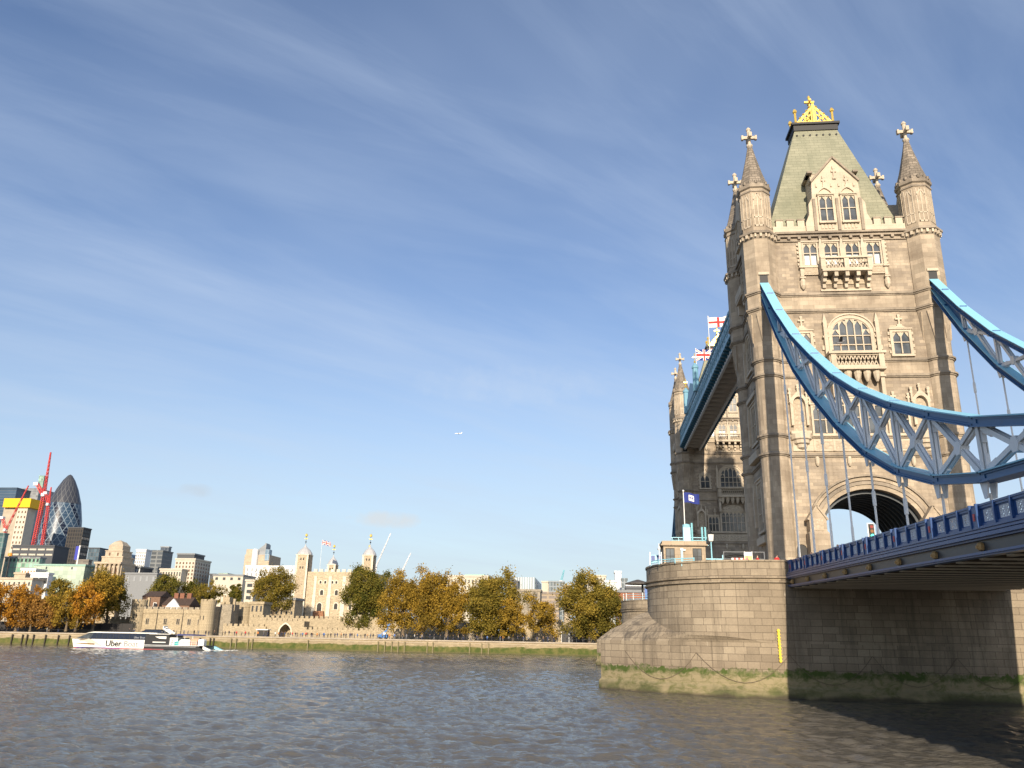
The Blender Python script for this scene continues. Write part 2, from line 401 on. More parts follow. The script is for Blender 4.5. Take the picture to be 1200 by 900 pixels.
def south_face(M, T):
    # strings
    f = MB(M)
    for z in STRINGS: string_course(f, -7.8, 7.8, z); split(f)
    build_each(f, 'string_course', S_DARK, T)
    # quoins/bands of smoother stone
    f = MB(M)
    for a, b in ((24.39,25.99),(33.2,34.54),(40.92,42.46)): f.box(-7.8, 7.8, -.02, .035, a, b); split(f)
    build_each(f, 'band_course', S_SMOOTH, T)
    # cornice
    c = MB(M); c.box(-7.3, 7.3, -.02, .30, 49.9, 50.2); c.box(-7.3, 7.3, -.02, .18, 49.35, 49.55)
    c.box(-7.3, 7.3, -.02, .55, 50.2, 50.45)
    for k in range(13): c.box(-6.9+k*1.15-.16, -6.9+k*1.15+.16, 0, .42, 49.55, 49.9)
    c.build('cornice', S_DARK, T)
    # parapet with merlons
    p = MB(M); p.box(-7.4, 7.4, -.3, .12, 50.45, 51.35)
    u = -7.0
    while u < 7.0:
        if abs(u+.38) > 3.6 or True: p.box(u, u+.78, -.3, .12, 51.35, 52.1)
        u += 1.22
    po = p.build('parapet', S_TRIM, T)
    q = MB(M); u = -7.0
    while u < 7.0:
        q.box(u-.05, u+.83, -.36, .19, 52.1, 52.26); u += 1.22
    q.build('coping', S_DARK, po)
    # gable dormer
    g = MB(M)
    g.poly([(-3.7,50.46),(3.7,50.46),(3.7,51.6),(3.25,52.6),(3.2,54.0),(2.75,54.8),(2.62,57.0),(0,60.0),(-2.62,57.0),(-2.75,54.8),(-3.2,54.0),(-3.25,52.6),(-3.7,51.6)], -.35, .42)
    g.box(-2.5, 2.5, -3.0, -.36, 51, 58.3)
    go = g.build('gable', S_TRIM, T)
    g = MB(M)
    for s in (-1, 1):
        g.bar((s*2.75,.1,56.9),(0,.1,60.15), 1.1, .22, (0,0,1))
        g.box(s*2.62-.3, s*2.62+.3, -1.4, .2, 58.3, 58.55)
        g.box(s*1.0, s*2.9, -3.0, -.36, 58.3, 58.5)
        split(g); g.box(s*2.62-.16, s*2.62+.16, .42, .62, 50.5, 54.6); split(g)
    g.box(-.16, .16, .42, .62, 50.5, 54.6)
    build_each(g, 'gable_coping', S_DARK, go)
    g = MB(M)
    for s in (-1, 1):
        ar = arcpts(s*1.28-1.0, s*1.28+1.0, 55.0, 56.2, 10, .25); ai = arcpts(s*1.28-.8, s*1.28+.8, 55.0, 56.0, 10, .25)
        split(g); g.poly(ar+ai[::-1], .42, .60)
        finial(g, s*1.28, 56.15, 1.5, .5, .5)
        for q in (-1, 1): g.box(s*1.28+q*.85-.1, s*1.28+q*.85+.1, .42, .56, 56.2, 56.6)
    split(g); finial(g, 0, 57.2, 1.7, .5, .6); split(g)
    for s in (-1, 1):
        for k in range(4): g.box(s*1.28-.75+k*.4, s*1.28-.5+k*.4, .42, .5, 50.75, 51.35)
    build_each(g, 'gable_carving', S_TRIM, go)
    for s in (-1, 1):
        gwin(M @ Matrix.Translation((0,.42,0)), T, s*1.28-.72, s*1.28+.72, 51.75, 54.9, 2, rows=(.5,), surround=.16, teeth=False, blind=0)
    # pinnacles + four windows
    for k, c in enumerate((-3.5,-1.17,1.17,3.5)):
        gwin(M, T, c-.72, c+.72, 46.35, 49.0, 2, rows=(.55,), surround=.18, teeth=False, blind=.45)
    f = MB(M)
    for c in (-2.33, 0, 2.33):
        f.box(c-.24, c+.24, 0, .42, 46.2, 48.3); f.poly([(c-.28,48.3),(c+.28,48.3),(c,49.9)], .02, .40); split(f)
    for s in (-1, 1):
        split(f); f.box(s*4.62-.18, s*4.62+.18, 0, .3, 44.9, 49.2)
        f.box(s*3.7-.95, s*3.7+.95, 0, .22, 45.1, 46.1)
        f.box(s*4.62-.32, s*4.62+.32, 0, .5, 45.9, 46.1); f.box(s*4.62-.3, s*4.62+.3, 0, .45, 44.6, 44.8)
        f.lathe([(.08,43.3),(.32,43.7),(.34,44.2),(.2,44.6)], 8, (s*4.62, .2))
        for k in range(6): f.box(s*4.86-.12, s*4.86+.12, 0, .2, 46.3+k*.5, 46.55+k*.5)
    build_each(f, 'window_surround', S_TRIM, T)
    f = MB(M)
    for s in (-1, 1): f.box(s*3.7-.8, s*3.7+.8, .22, .25, 45.25, 45.95); split(f)
    build_each(f, 'carved_panel', S_CARVE, T)
    # balcony upper
    b = MB(M)
    b.box(-2.7, 2.7, 0, 1.5, 44.95, 45.2)
    for u in (-2.55, 0, 2.55): b.box(u-.26, u+.26, 1.15, 1.5, 45.2, 46.72)
    b.box(-2.8, 2.8, 1.1, 1.56, 46.5, 46.72); b.box(-2.7, -2.45, 0, 1.3, 45.2, 46.7); b.box(2.45, 2.7, 0, 1.3, 45.2, 46.7)
    b.box(-2.4, 2.4, 1.2, 1.42, 45.2, 45.38)
    for k in range(12):
        u = -2.3+k*.39
        if abs(u+.15) < .3: continue
        b.bar((u,1.3,45.4),(u+.34,1.3,46.5), .09, .09, (0,1,0)); b.bar((u+.34,1.3,45.4),(u,1.3,46.5), .09, .09, (0,1,0))
    for k in range(5):
        u = -2.4+k*1.2; b.poly([(0,0)]*0 or [(u-.2,44.95),(u+.2,44.95),(u+.2,44.4),(u-.2,44.4)], 0, 1.35)
        b.box(u-.2, u+.2, 0, .95, 43.9, 44.4); b.box(u-.17, u+.17, 0, .55, 43.3, 43.9)
    b.box(-2.75, 2.75, 0, .3, 43.0, 43.25)
    bo = b.build('balcony', S_TRIM, T)
    d = MB(M)
    for k in range(4):
        u = -1.8+k*1.2; d.poly(arcpts(u-.36, u+.36, 43.9, 44.7, 8, .3), .0, .12); split(d)
    build_each(d, 'shell_panel', S_CARVE, bo)
    # big arched window with balcony
    gwin(M, T, -2.05, 2.05, 35.45, 39.7, 5, arch=True, rows=(.27,.52), surround=.42, blind=0)
    f = MB(M)
    for s in (-1, 1):
        f.box(s*2.78-.2, s*2.78+.2, 0, .5, 35.2, 39.2); f.poly([(s*2.78-.24,39.2),(s*2.78+.24,39.2),(s*2.78,40.3)], 0, .45)
        f.box(s*2.78-.34, s*2.78+.34, .0, .4, 37.4, 37.6); f.box(s*3.1-.12, s*3.1+.12, 0, .2, 36.0, 36.5); split(f)
    build_each(f, 'pilaster', S_TRIM, T)
    b = MB(M)
    b.box(-2.9, 2.9, 0, 1.45, 33.35, 33.6); b.box(-3.0, 3.0, 0, 1.6, 35.12, 35.4)
    for s in (-1, 1):
        b.box(s*2.5-.28, s*2.5+.28, 1.0, 1.45, 33.6, 35.12); b.box(s*2.75-.12, s*2.75+.12, 0, 1.2, 33.6, 35.12)
        b.box(s*2.55-.2, s*2.55+.2, 0, .9, 30.4, 33.35); b.box(s*2.55-.3, s*2.55+.3, 0, 1.1, 32.6, 32.8)
    b.box(-2.2, 2.2, 1.1, 1.35, 33.6, 33.85); b.box(-2.2, 2.2, 1.1, 1.35, 34.95, 35.12)
    for k in range(11):
        u = -2.15+k*.39; b.bar((u,1.2,33.85),(u+.36,1.2,34.95), .1, .1, (0,1,0)); b.bar((u+.36,1.2,33.85),(u,1.2,34.95), .1, .1, (0,1,0))
    for k in range(5):
        u = -2.0+k*1.0; b.lathe([(.12,32.1),(.3,32.5),(.42,33.0),(.45,33.35)], 8, (u, .75))
    b.build('balcony', S_TRIM, T)
    # side windows with cross finials
    for s in (-1, 1):
        c = s*5.25
        gwin(M, T, c-.85, c+.85, 35.5, 38.0, 2, rows=(.52,), surround=.30)
        f = MB(M); f.poly([(c-.7,38.45),(c+.7,38.45),(c+.15,38.75),(c-.15,38.75)], 0, .3); finial(f, c, 38.7, 1.35, .15, .75); f.build('window_finial', S_TRIM, T)
    # third storey group
    for s in (-1, 1): niche(M, T, s*6.35)
    gwin(M, T, -2.3, 2.3, 26.6, 30.4, 6, rows=(.45,.8), surround=.3, teeth=False)
    for s in (-1, 1):
        c = s*3.95; gwin(M, T, c-.95, c+.95, 26.6, 29.5, 3, rows=(.5,), surround=.22, teeth=False)
        f = MB(M); finial(f, s*3.6, 29.75, 1.4, .15, .6); finial(f, s*5.15, 29.75, 1.2, .15, .4); f.build('window_finial', S_TRIM, T)
    f = MB(M); f.poly(arcpts(-2.3, 2.3, 30.65, 31.9, 12, .1), 0, .35); f.build('window_hood', S_CARVE, T)
    f = MB(M); f.box(-7.3, 7.3, 0, .16, 24.62, 25.9)
    for k in range(6): f.box(-5.05+k*2.02-.1, -5.05+k*2.02+.1, .16, .24, 24.62, 25.9)
    fo = f.build('frieze', S_TRIM, T)
    f = MB(M)
    for k in range(5): f.box(-5.05+k*2.02+.18, -5.05+(k+1)*2.02-.18, .16, .18, 24.8, 25.72); split(f)
    build_each(f, 'carved_panel', S_CARVE, fo)
    f = MB(M)
    for u in (-4.9, -1.6, 1.6, 4.9):
        f.lathe([(.1,23.0),(.22,23.3),(.24,23.8),(.14,24.0)], 8, (u, .15)); split(f)
    build_each(f, 'corbel', S_TRIM, T)
    # arch mouldings
    for j, (w_, zt, d_, t_) in enumerate(((5.15,20.55,.30,.42),(5.6,21.0,.42,.35),(5.98,21.45,.30,.30),(6.3,21.85,.48,.2))):
        f = MB(M); f.poly(arcpts(-w_-t_, w_+t_, 16.2, zt+t_, 26)+arcpts(-w_, w_, 16.2, zt, 26)[::-1], -.02+j*.002, d_)
        f.build('arch_moulding', (S_SMOOTH, S_DARK, S_SMOOTH, S_DARK)[j], T)
    for s in (-1, 1):
        f = MB(M); c = s*(5.75 if M[1][1] < 0 else 6.3)
        f.box(c-1.0, c+1.0, -.1, 1.5, 10.8, 15.8); f.taper((c-1.0,c+1.0,-.1,1.5,15.8),(c-.85,c+.85,-.1,1.35,16.0))
        f.poly([(c-.85,16.0),(c+.85,16.0),(c+.85,17.2),(c,18.5),(c-.85,17.2)], -.1, 1.3)
        f.bar((c-1.0,.65,17.15),(c,.65,18.62), 1.55, .18); f.bar((c+1.0,.65,17.15),(c,.65,18.62), 1.55, .18)
        fo = f.build('gate_pylon', S_SMOOTH, T)
        f = MB(M); f.box(c-.5, c+.5, 1.3, 1.36, 16.05, 17.2); f.build('shield_panel', S_CARVE, fo)
        f = MB(M); f.poly(arcpts(s*7.3-.55, s*7.3+.55, 14.2, 14.8, 8)+[(s*7.3+.55,11.5),(s*7.3-.55,11.5)], -.3, .03)
        dr = f.build('doorway', LEAD, T)
        f = MB(M); f.poly(arcpts(s*7.3-.72, s*7.3+.72, 14.2, 14.97, 8)+arcpts(s*7.3-.55, s*7.3+.55, 14.2, 14.8, 8)[::-1], -.01, .14)
        f.build('door_surround', S_SMOOTH, dr)
def west_face(M, T):
    f = MB(M)
    for z in STRINGS: string_course(f, -4.3, 4.3, z); split(f)
    build_each(f, 'string_course', S_DARK, T)
    c = MB(M); c.box(-4, 4, -.02, .3, 49.9, 50.2); c.box(-4, 4, -.02, .55, 50.2, 50.45); c.box(-4,4,-.02,.18,49.35,49.55); c.build('cornice', S_DARK, T)
    p = MB(M); p.box(-4, 4, -.3, .12, 50.45, 51.35)
    for k in range(5): p.box(-3.1+k*1.22, -3.1+k*1.22+.78, -.3, .12, 51.35, 52.1)
    p.build('parapet', S_TRIM, T)
    g = MB(M); g.poly([(-2.2,50.46),(2.2,50.46),(2.0,55.4),(0,58.6),(-2.0,55.4)], -.35, .42); g.box(-1.8, 1.8, -2.5, -.36, 51, 56); g.build('gable', S_TRIM, T)
    gwin(M @ Matrix.Translation((0,.42,0)), T, -.8, .8, 51.7, 54.6, 2, surround=.2, teeth=False)
    gwin(M, T, -1.4, 1.4, 46.2, 48.9, 3, rows=(.55,), surround=.3)
    b = MB(M); b.box(-1.9, 1.9, 0, 1.0, 44.6, 44.9); b.box(-1.95, 1.95, .75, 1.05, 44.9, 45.9)
    for s in (-1, 1): b.box(s*1.6-.25, s*1.6+.25, 0, .8, 43.3, 44.6)
    b.build('balcony', S_TRIM, T)
    gwin(M, T, -1.5, 1.5, 35.7, 39.6, 3, arch=True, rows=(.4,), surround=.36)
    gwin(M, T, -1.5, 1.5, 27.0, 31.2, 3, rows=(.5,), surround=.36)
    gwin(M, T, -1.3, 1.3, 17.0, 22.2, 3, rows=(.35,.7), surround=.36)
    f = MB(M)
    for z in (28.4, 36.3, 19.0): 
        for s in (-1, 1): f.box(s*2.3-.2, s*2.3+.2, 0, .5, z-1.5, z+2.4); f.poly([(s*2.3-.24,z+2.4),(s*2.3+.24,z+2.4),(s*2.3,z+3.6)], 0, .45); split(f)
    f.box(-2.6, 2.6, 0, .5, 32.0, 32.5); split(f); f.box(-2.4, 2.4, 0, .7, 24.7, 25.6); split(f); f.box(-2.1,2.1,0,.5,15.4,16.2)
    build_each(f, 'pilaster', S_TRIM, T)
def make_tower():
    T = empty('bridge_tower', TC)
    # wall: lower part with the road arch through it, upper part solid
    arch = arcpts(-5.15, 5.15, 16.2, 20.55, 26)
    poly = [(-9.0,10.6),(-5.15,10.6)]+arch+[(5.15,10.6),(9.0,10.6),(9.0,24.2),(-9.0,24.2)]
    m = MB(); 
    n = len(poly)
    m.poly(poly, -WP, WP)
    m.box(-WX, -9.0, -4.4, 4.4, 10.6, 24.2); m.box(9.0, WX, -4.4, 4.4, 10.6, 24.2)
    m.box(-WX, WX, -4.4, 4.4, 24.2, 51.0); m.box(-8.2, 8.2, -WP, WP, 24.202, 50.998)
    m.build('wall', S_TOWER, T)
    v = MB(); a = arcpts(-5.1, 5.1, 16.2, 20.5, 26); b = arcpts(-5.04, 5.04, 16.2, 20.42, 26)
    v.poly([(-5.1,11.6)]+a+[(5.1,11.6),(5.04,11.6)]+b[::-1]+[(-5.04,11.6)], -WP+.5, WP-.5)
    for k in range(10):
        y = -WP+.6+k*(2*WP-1.2)/9.0; a = arcpts(-5.06, 5.06, 16.2, 20.44, 26); b = arcpts(-4.78, 4.78, 16.2, 20.15, 26)
        v.poly([(-5.06,12)]+a+[(5.06,12),(4.78,12)]+b[::-1]+[(-4.78,12)], y-.09, y+.09)
    v.build('road_vault', VAULT, T)
    for w_ in ('S','N'): south_face(face_matrix(w_), T)
    for w_ in ('W','E'): west_face(face_matrix(w_), T)
    # roof
    r = MB(); r.taper((-7.75,7.75,-4.3,4.3,51.0),(-2.62,2.62,-1.45,1.45,67.1)); ro = r.build('roof', ROOF, T)
    r = MB()
    for i in range(7):
        x = -2.35+i*.78
        for s in (-1, 1): r.tube((x*1.03, s*1.50, 66.35), (x*1.03, s*1.72, 66.3), .13, .13, 6); split(r)
    build_each(r, 'vent', LEAD, ro)
    r = MB(); r.box(-2.72,2.72,-1.6,1.6,67.1,67.9); r.box(-2.95,2.95,-1.8,1.8,67.9,68.2); r.build('roof_cap', LEAD, T)
    # gilded cresting
    c = MB(); c.box(-2.4,2.4,-1.35,-1.15,68.2,68.55); c.box(-2.4,2.4,1.15,1.35,68.2,68.55); c.box(-2.4,-2.2,-1.35,1.35,68.2,68.55); c.box(2.2,2.4,-1.35,1.35,68.2,68.55)
    for x in (-2.3, 2.3):
        for y in (-1.25, 1.25): c.lathe([(.16,68.5),(.14,69.9),(.27,70.0),(.27,70.2),(.1,70.5)], 6, (x, y))
    for y in (-1.25, 1.25):
        for s in (-1, 1):
            c.bar((s*2.0,y,68.5),(0,y,70.9), .14, .30, (0,0,1))
            for k in range(4):
                t = .2+k*.22; x = s*2.0*(1-t); z = 68.5+2.4*t; c.lathe([(.05,z),(.19,z+.15),(.05,z+.36)], 6, (x+s*.1, y))
                c.bar((x,y,68.5),(x,y,z), .1, .12, (0,1,0))
            c.bar((s*.3,y,68.5),(s*1.3,y,69.4), .12, .14, (0,0,1)); c.bar((s*1.4,y,68.5),(s*.4,y,69.6), .12, .14, (0,0,1))
        c.box(-.14,.14,y-.12,y+.12,68.5,71.2)
    for s in (-1,1): c.bar((0,s*1.25,71.0),(0,0,71.6), .16, .2)
    c.lathe([(.30,68.3),(.22,71.0),(.14,71.2),(.12,72.9),(.2,73.1),(.04,73.4)], 8)
    c.box(-.62,.62,-.11,.11,72.25,72.5); c.box(-.11,.11,-.62,.62,72.25,72.5); c.lathe([(.1,71.4),(.3,71.55),(.1,71.7)], 8)
    c.build('gilded_crest', GOLD, T)
    # corner turrets
    for i, (sx, sy) in enumerate(((-1,-1),(1,-1),(1,1),(-1,1))):
        c0 = (sx*HX, sy*HY)
        t = MB(); R8 = 1/cos(pi/8)
        t.lathe([(1.62,10.6),(1.62,13.0),(1.49,13.3),(1.47,36.6)], 20, c0)
        tu = t.build('turret', S_SMOOTH, T); 
        u = MB()
        u.lathe([(1.45,36.0),(1.50,36.8),(1.72*R8*.96,39.4),(1.79*R8,40.6),(1.79*R8,49.6)], 8, c0)
        u.lathe([(1.68*R8,50.3),(1.66*R8,56.0)], 8, c0)
        u.build('octagonal_stage', S_SMOOTH, tu)
        g = MB()
        for z in STRINGS:
            rr = 1.47 if z < 36 else 1.79*R8; nn = 20 if z < 36 else 8
            g.lathe([(rr-.03,z-.32),(rr+.12,z-.26),(rr+.14,z-.14),(rr+.27,z-.10),(rr+.27,z+.08),(rr-.03,z+.22)], nn, c0); split(g)
        g.lathe([(1.79*R8-.02,49.3),(1.79*R8+.12,49.5),(1.79*R8+.14,49.85),(1.79*R8+.42,49.95),(1.79*R8+.42,50.2),(1.68*R8,50.5)], 8, c0); split(g)
        g.lathe([(1.66*R8,55.5),(1.66*R8+.1,55.55),(1.66*R8+.1,55.7),(1.66*R8,55.8)], 8, c0); split(g)
        g.lathe([(1.66*R8-.05,56.0),(1.66*R8+.18,56.15),(1.66*R8+.2,56.5),(1.6*R8,56.8)], 8, c0)
        build_each(g, 'ring_moulding', S_DARK, tu)
        # small corbels and blind tracery on the octagon
        q = MB(); 
        for k in range(8):
            a = 2*pi*k/8; rr = 1.66; cx, cy = c0[0]+rr*cos(a), c0[1]+rr*sin(a)
            mm = Matrix.Translation((cx,cy,0)) @ Matrix.Rotation(a+pi/2, 4, 'Z')
            q.M = mm
            q.box(-.06,.06,-.07,.05,51.0,55.3); q.box(-.5,-.4,-.07,.05,51.0,55.3); q.box(.4,.5,-.07,.05,51.0,55.3)
            q.box(-.5,.5,-.07,.05,51.0,51.2); q.box(-.5,.5,-.07,.05,52.1,52.25)
            q.bar((-.45,-.01,54.4),(0,-.01,55.3),.12,.12,(0,1,0)); q.bar((.45,-.01,54.4),(0,-.01,55.3),.12,.12,(0,1,0))
            rr = 1.79; cx, cy = c0[0]+rr*cos(a), c0[1]+rr*sin(a); q.M = Matrix.Translation((cx,cy,0)) @ Matrix.Rotation(a+pi/2, 4, 'Z')
            q.box(-.14,.14,-.36,.05,49.5,49.92); q.box(-.7,-.5,-.3,.05,49.5,49.9); q.box(.5,.7,-.3,.05,49.5,49.9)
        q.M = Matrix(); q.build('blind_tracery', S_TRIM, tu)
        s = MB(); s.lathe([(1.66*R8,56.7),(1.1*R8,58.7),(.58,61.2),(.27,62.7)], 8, c0); 
        for k in range(16):
            a = 2*pi*k/16; s.box(c0[0]+1.74*cos(a)-.13, c0[0]+1.74*cos(a)+.13, c0[1]+1.74*sin(a)-.13, c0[1]+1.74*sin(a)+.13, 56.6, 57.0)
        so_ = s.build('spire', S_SPIRE, tu)
        x = MB(); x.lathe([(.24,62.5),(.38,62.7),(.38,62.9),(.2,63.05),(.16,63.5)], 8, c0)
        x.lathe([(.2,63.4),(.22,64.9),(.3,65.0),(.25,65.2),(.02,65.45)], 8, c0)
        x.box(c0[0]-.88,c0[0]+.88,c0[1]-.15,c0[1]+.15,63.75,64.12); x.box(c0[0]-.15,c0[0]+.15,c0[1]-.88,c0[1]+.88,63.75,64.12)
        for q_ in (-1,1):
            x.box(c0[0]+q_*.8-.12,c0[0]+q_*.8+.12,c0[1]-.2,c0[1]+.2,63.65,64.22); x.box(c0[0]-.2,c0[0]+.2,c0[1]+q_*.8-.12,c0[1]+q_*.8+.12,63.65,64.22)
        x.build('cross_finial', S_TRIM, tu)
        # chain slot (dark opening with a stone hood)
        k = MB(); yy = c0[1]+sy*1.79
        k.box(c0[0]-.45, c0[0]+.45, min(yy, yy+sy*.012), max(yy, yy+sy*.012), 42.9, 44.75); k.build('chain_opening', LEAD, tu)
        k = MB(); k.box(c0[0]-.6, c0[0]+.6, min(yy, yy+sy*.16), max(yy, yy+sy*.16), 44.75, 45.05); k.build('lintel', S_TRIM, tu)
        # gothic broaches where the round shaft turns octagonal
        br = MB()
        for kk in range(8):
            a = pi/8+2*pi*kk/8; rr = 1.5; cx, cy = c0[0]+rr*cos(a), c0[1]+rr*sin(a)
            br.M = Matrix.Translation((cx,cy,0)) @ Matrix.Rotation(a+pi/2, 4, 'Z')
            br.add([(-.42,-.36,40.2),(.42,-.36,40.2),(0,-.12,37.0),(-.5,.25,40.2),(.5,.25,40.2),(0,.2,36.8)],
                   [(0,1,2),(0,2,5,3),(1,4,5,2),(0,3,4,1),(3,5,4)])
        br.build('broach', S_SMOOTH, tu)
    return T
TS = make_tower()
tag(TS, 'near bridge tower of pale stone, fully sunlit with a grey green roof and gold crest', 'bridge tower', 'bridge towers')
TN = dup(TS, TC+Vector((0,82.3,0)))
tag(TN, 'far bridge tower, half hidden behind the near one, its lower storeys in shadow', 'bridge tower', 'bridge towers')
# ================================================================ piers
def pier_mat():
    m, nt, b = newmat('pier_masonry'); uv = texc(nt, 'UV'); oc = texc(nt)
    br = nt.nodes.new('ShaderNodeTexBrick'); nt.links.new(uv, br.inputs['Vector']); br.inputs['Scale'].default_value = 1
    br.inputs['Brick Width'].default_value = 1.55; br.inputs['Row Height'].default_value = .66; br.inputs['Mortar Size'].default_value = .022
    br.inputs['Mortar Smooth'].default_value = .35; br.inputs['Bias'].default_value = -.1; br.squash = .72; br.squash_frequency = 2
    br.inputs['Color1'].default_value = (.345,.285,.205,1); br.inputs['Color2'].default_value = (.235,.19,.135,1); br.inputs['Mortar'].default_value = (.12,.095,.065,1)
    sp = nt.nodes.new('ShaderNodeSeparateXYZ'); nt.links.new(oc, sp.inputs[0]); z = sp.outputs[2]
    n1 = nnoise(nt, oc, .16, 7, .66, .6); st = nnoise(nt, nmap(nt, oc, (.9,.9,.07)), 1.1, 6, .7, .3); g = nnoise(nt, oc, 7, 5, .7)
    n2 = nnoise(nt, oc, .9, 6, .7, .8)
    c = nmix(nt, nmath(nt, 'MULTIPLY', nramp(nt, n1, .42, .66), .6), br.outputs[0], (.15,.12,.085))
    c = nmix(nt, nmath(nt, 'MULTIPLY', nramp(nt, st, .50, .70), .65), c, (.085,.07,.05))
    # upward facing slope carries darker water stains
    ge = nt.nodes.new('ShaderNodeNewGeometry'); sn = nt.nodes.new('ShaderNodeSeparateXYZ'); nt.links.new(ge.outputs['True Normal'], sn.inputs[0])
    sl = nmath(nt, 'MULTIPLY', nramp(nt, sn.outputs[2], .25, .5), nramp(nt, st, .48, .68))
    c = nmix(nt, nmath(nt, 'MULTIPLY', sl, .75), c, (.075,.065,.055))
    # pale mineral runs
    pale = nnoise(nt, nmap(nt, oc, (2.2,2.2,.5), (5,2,1)), 1.0, 6, .75)
    c = nmix(nt, nmath(nt, 'MULTIPLY', nramp(nt, pale, .66, .72), .5), c, (.62,.56,.46))
    c = nmix(nt, 1.0, c, nmath(nt, 'ADD', nmath(nt, 'MULTIPLY', g, .5), .75), 'MULTIPLY')
    # tide marks: tan slime zone below 2.9, bright weed line, dark wet foot
    zn = nmath(nt, 'ADD', z, nmath(nt, 'MULTIPLY', nmath(nt, 'SUBTRACT', n2, .5), 1.9))
    zs = nmath(nt, 'ADD', z, nmath(nt, 'MULTIPLY', nmath(nt, 'SUBTRACT', n1, .5), 1.6))
    def below(v, e, w_=.15): return nmath(nt, 'MULTIPLY', nmath(nt, 'SUBTRACT', e, v), 1/w_, clamp=True)
    n4 = nnoise(nt, nmap(nt, oc, (1,1,2)), .8, 6, .7, 1)
    tan_ = nmix(nt, nramp(nt, n4, .46, .66), (.27,.225,.13), (.13,.13,.045))
    c = nmix(nt, nmath(nt, 'MULTIPLY', below(zs, 3.6, 1.2), .45), c, (.17,.13,.09))
    c = nmix(nt, below(zn, 2.42, .2), c, tan_)
    band = nmath(nt, 'MULTIPLY', below(zn, 2.62, .12), nmath(nt, 'SUBTRACT', 1.0, below(zn, 2.15, .35)))
    c = nmix(nt, nmath(nt, 'MULTIPLY', band, nramp(nt, nnoise(nt, oc, .45, 5, .7), .34, .52)), c, (.055,.085,.012))
    low = nmath(nt, 'MULTIPLY', below(zn, 1.2, .7), nramp(nt, nnoise(nt, oc, .25, 3), .40, .58))
    c = nmix(nt, nmath(nt, 'MULTIPLY', low, .75), c, (.045,.06,.015))
    c = nmix(nt, nmath(nt, 'MULTIPLY', below(zs, .45, .3), .85), c, (.045,.036,.024))
    setc(b.inputs['Base Color'], nt, c); b.inputs['Roughness'].default_value = .85
    bump(nt, b, nmath(nt, 'SUBTRACT', nmath(nt, 'MULTIPLY', g, .5), br.outputs['Fac']), .6, .06)
    return m
S_PIER = pier_mat()
def pier_outline():
    L_, U_ = [], []
    n = 18
    for i in range(n+1):
        t = i/n; L_.append((12+16*t, 10.6*(1-t**1.7))); tt = sin(t*pi/2); U_.append((12+10.8*tt, 10.6*sqrt(max(0, 1-tt**2.2))))
    return L_, U_
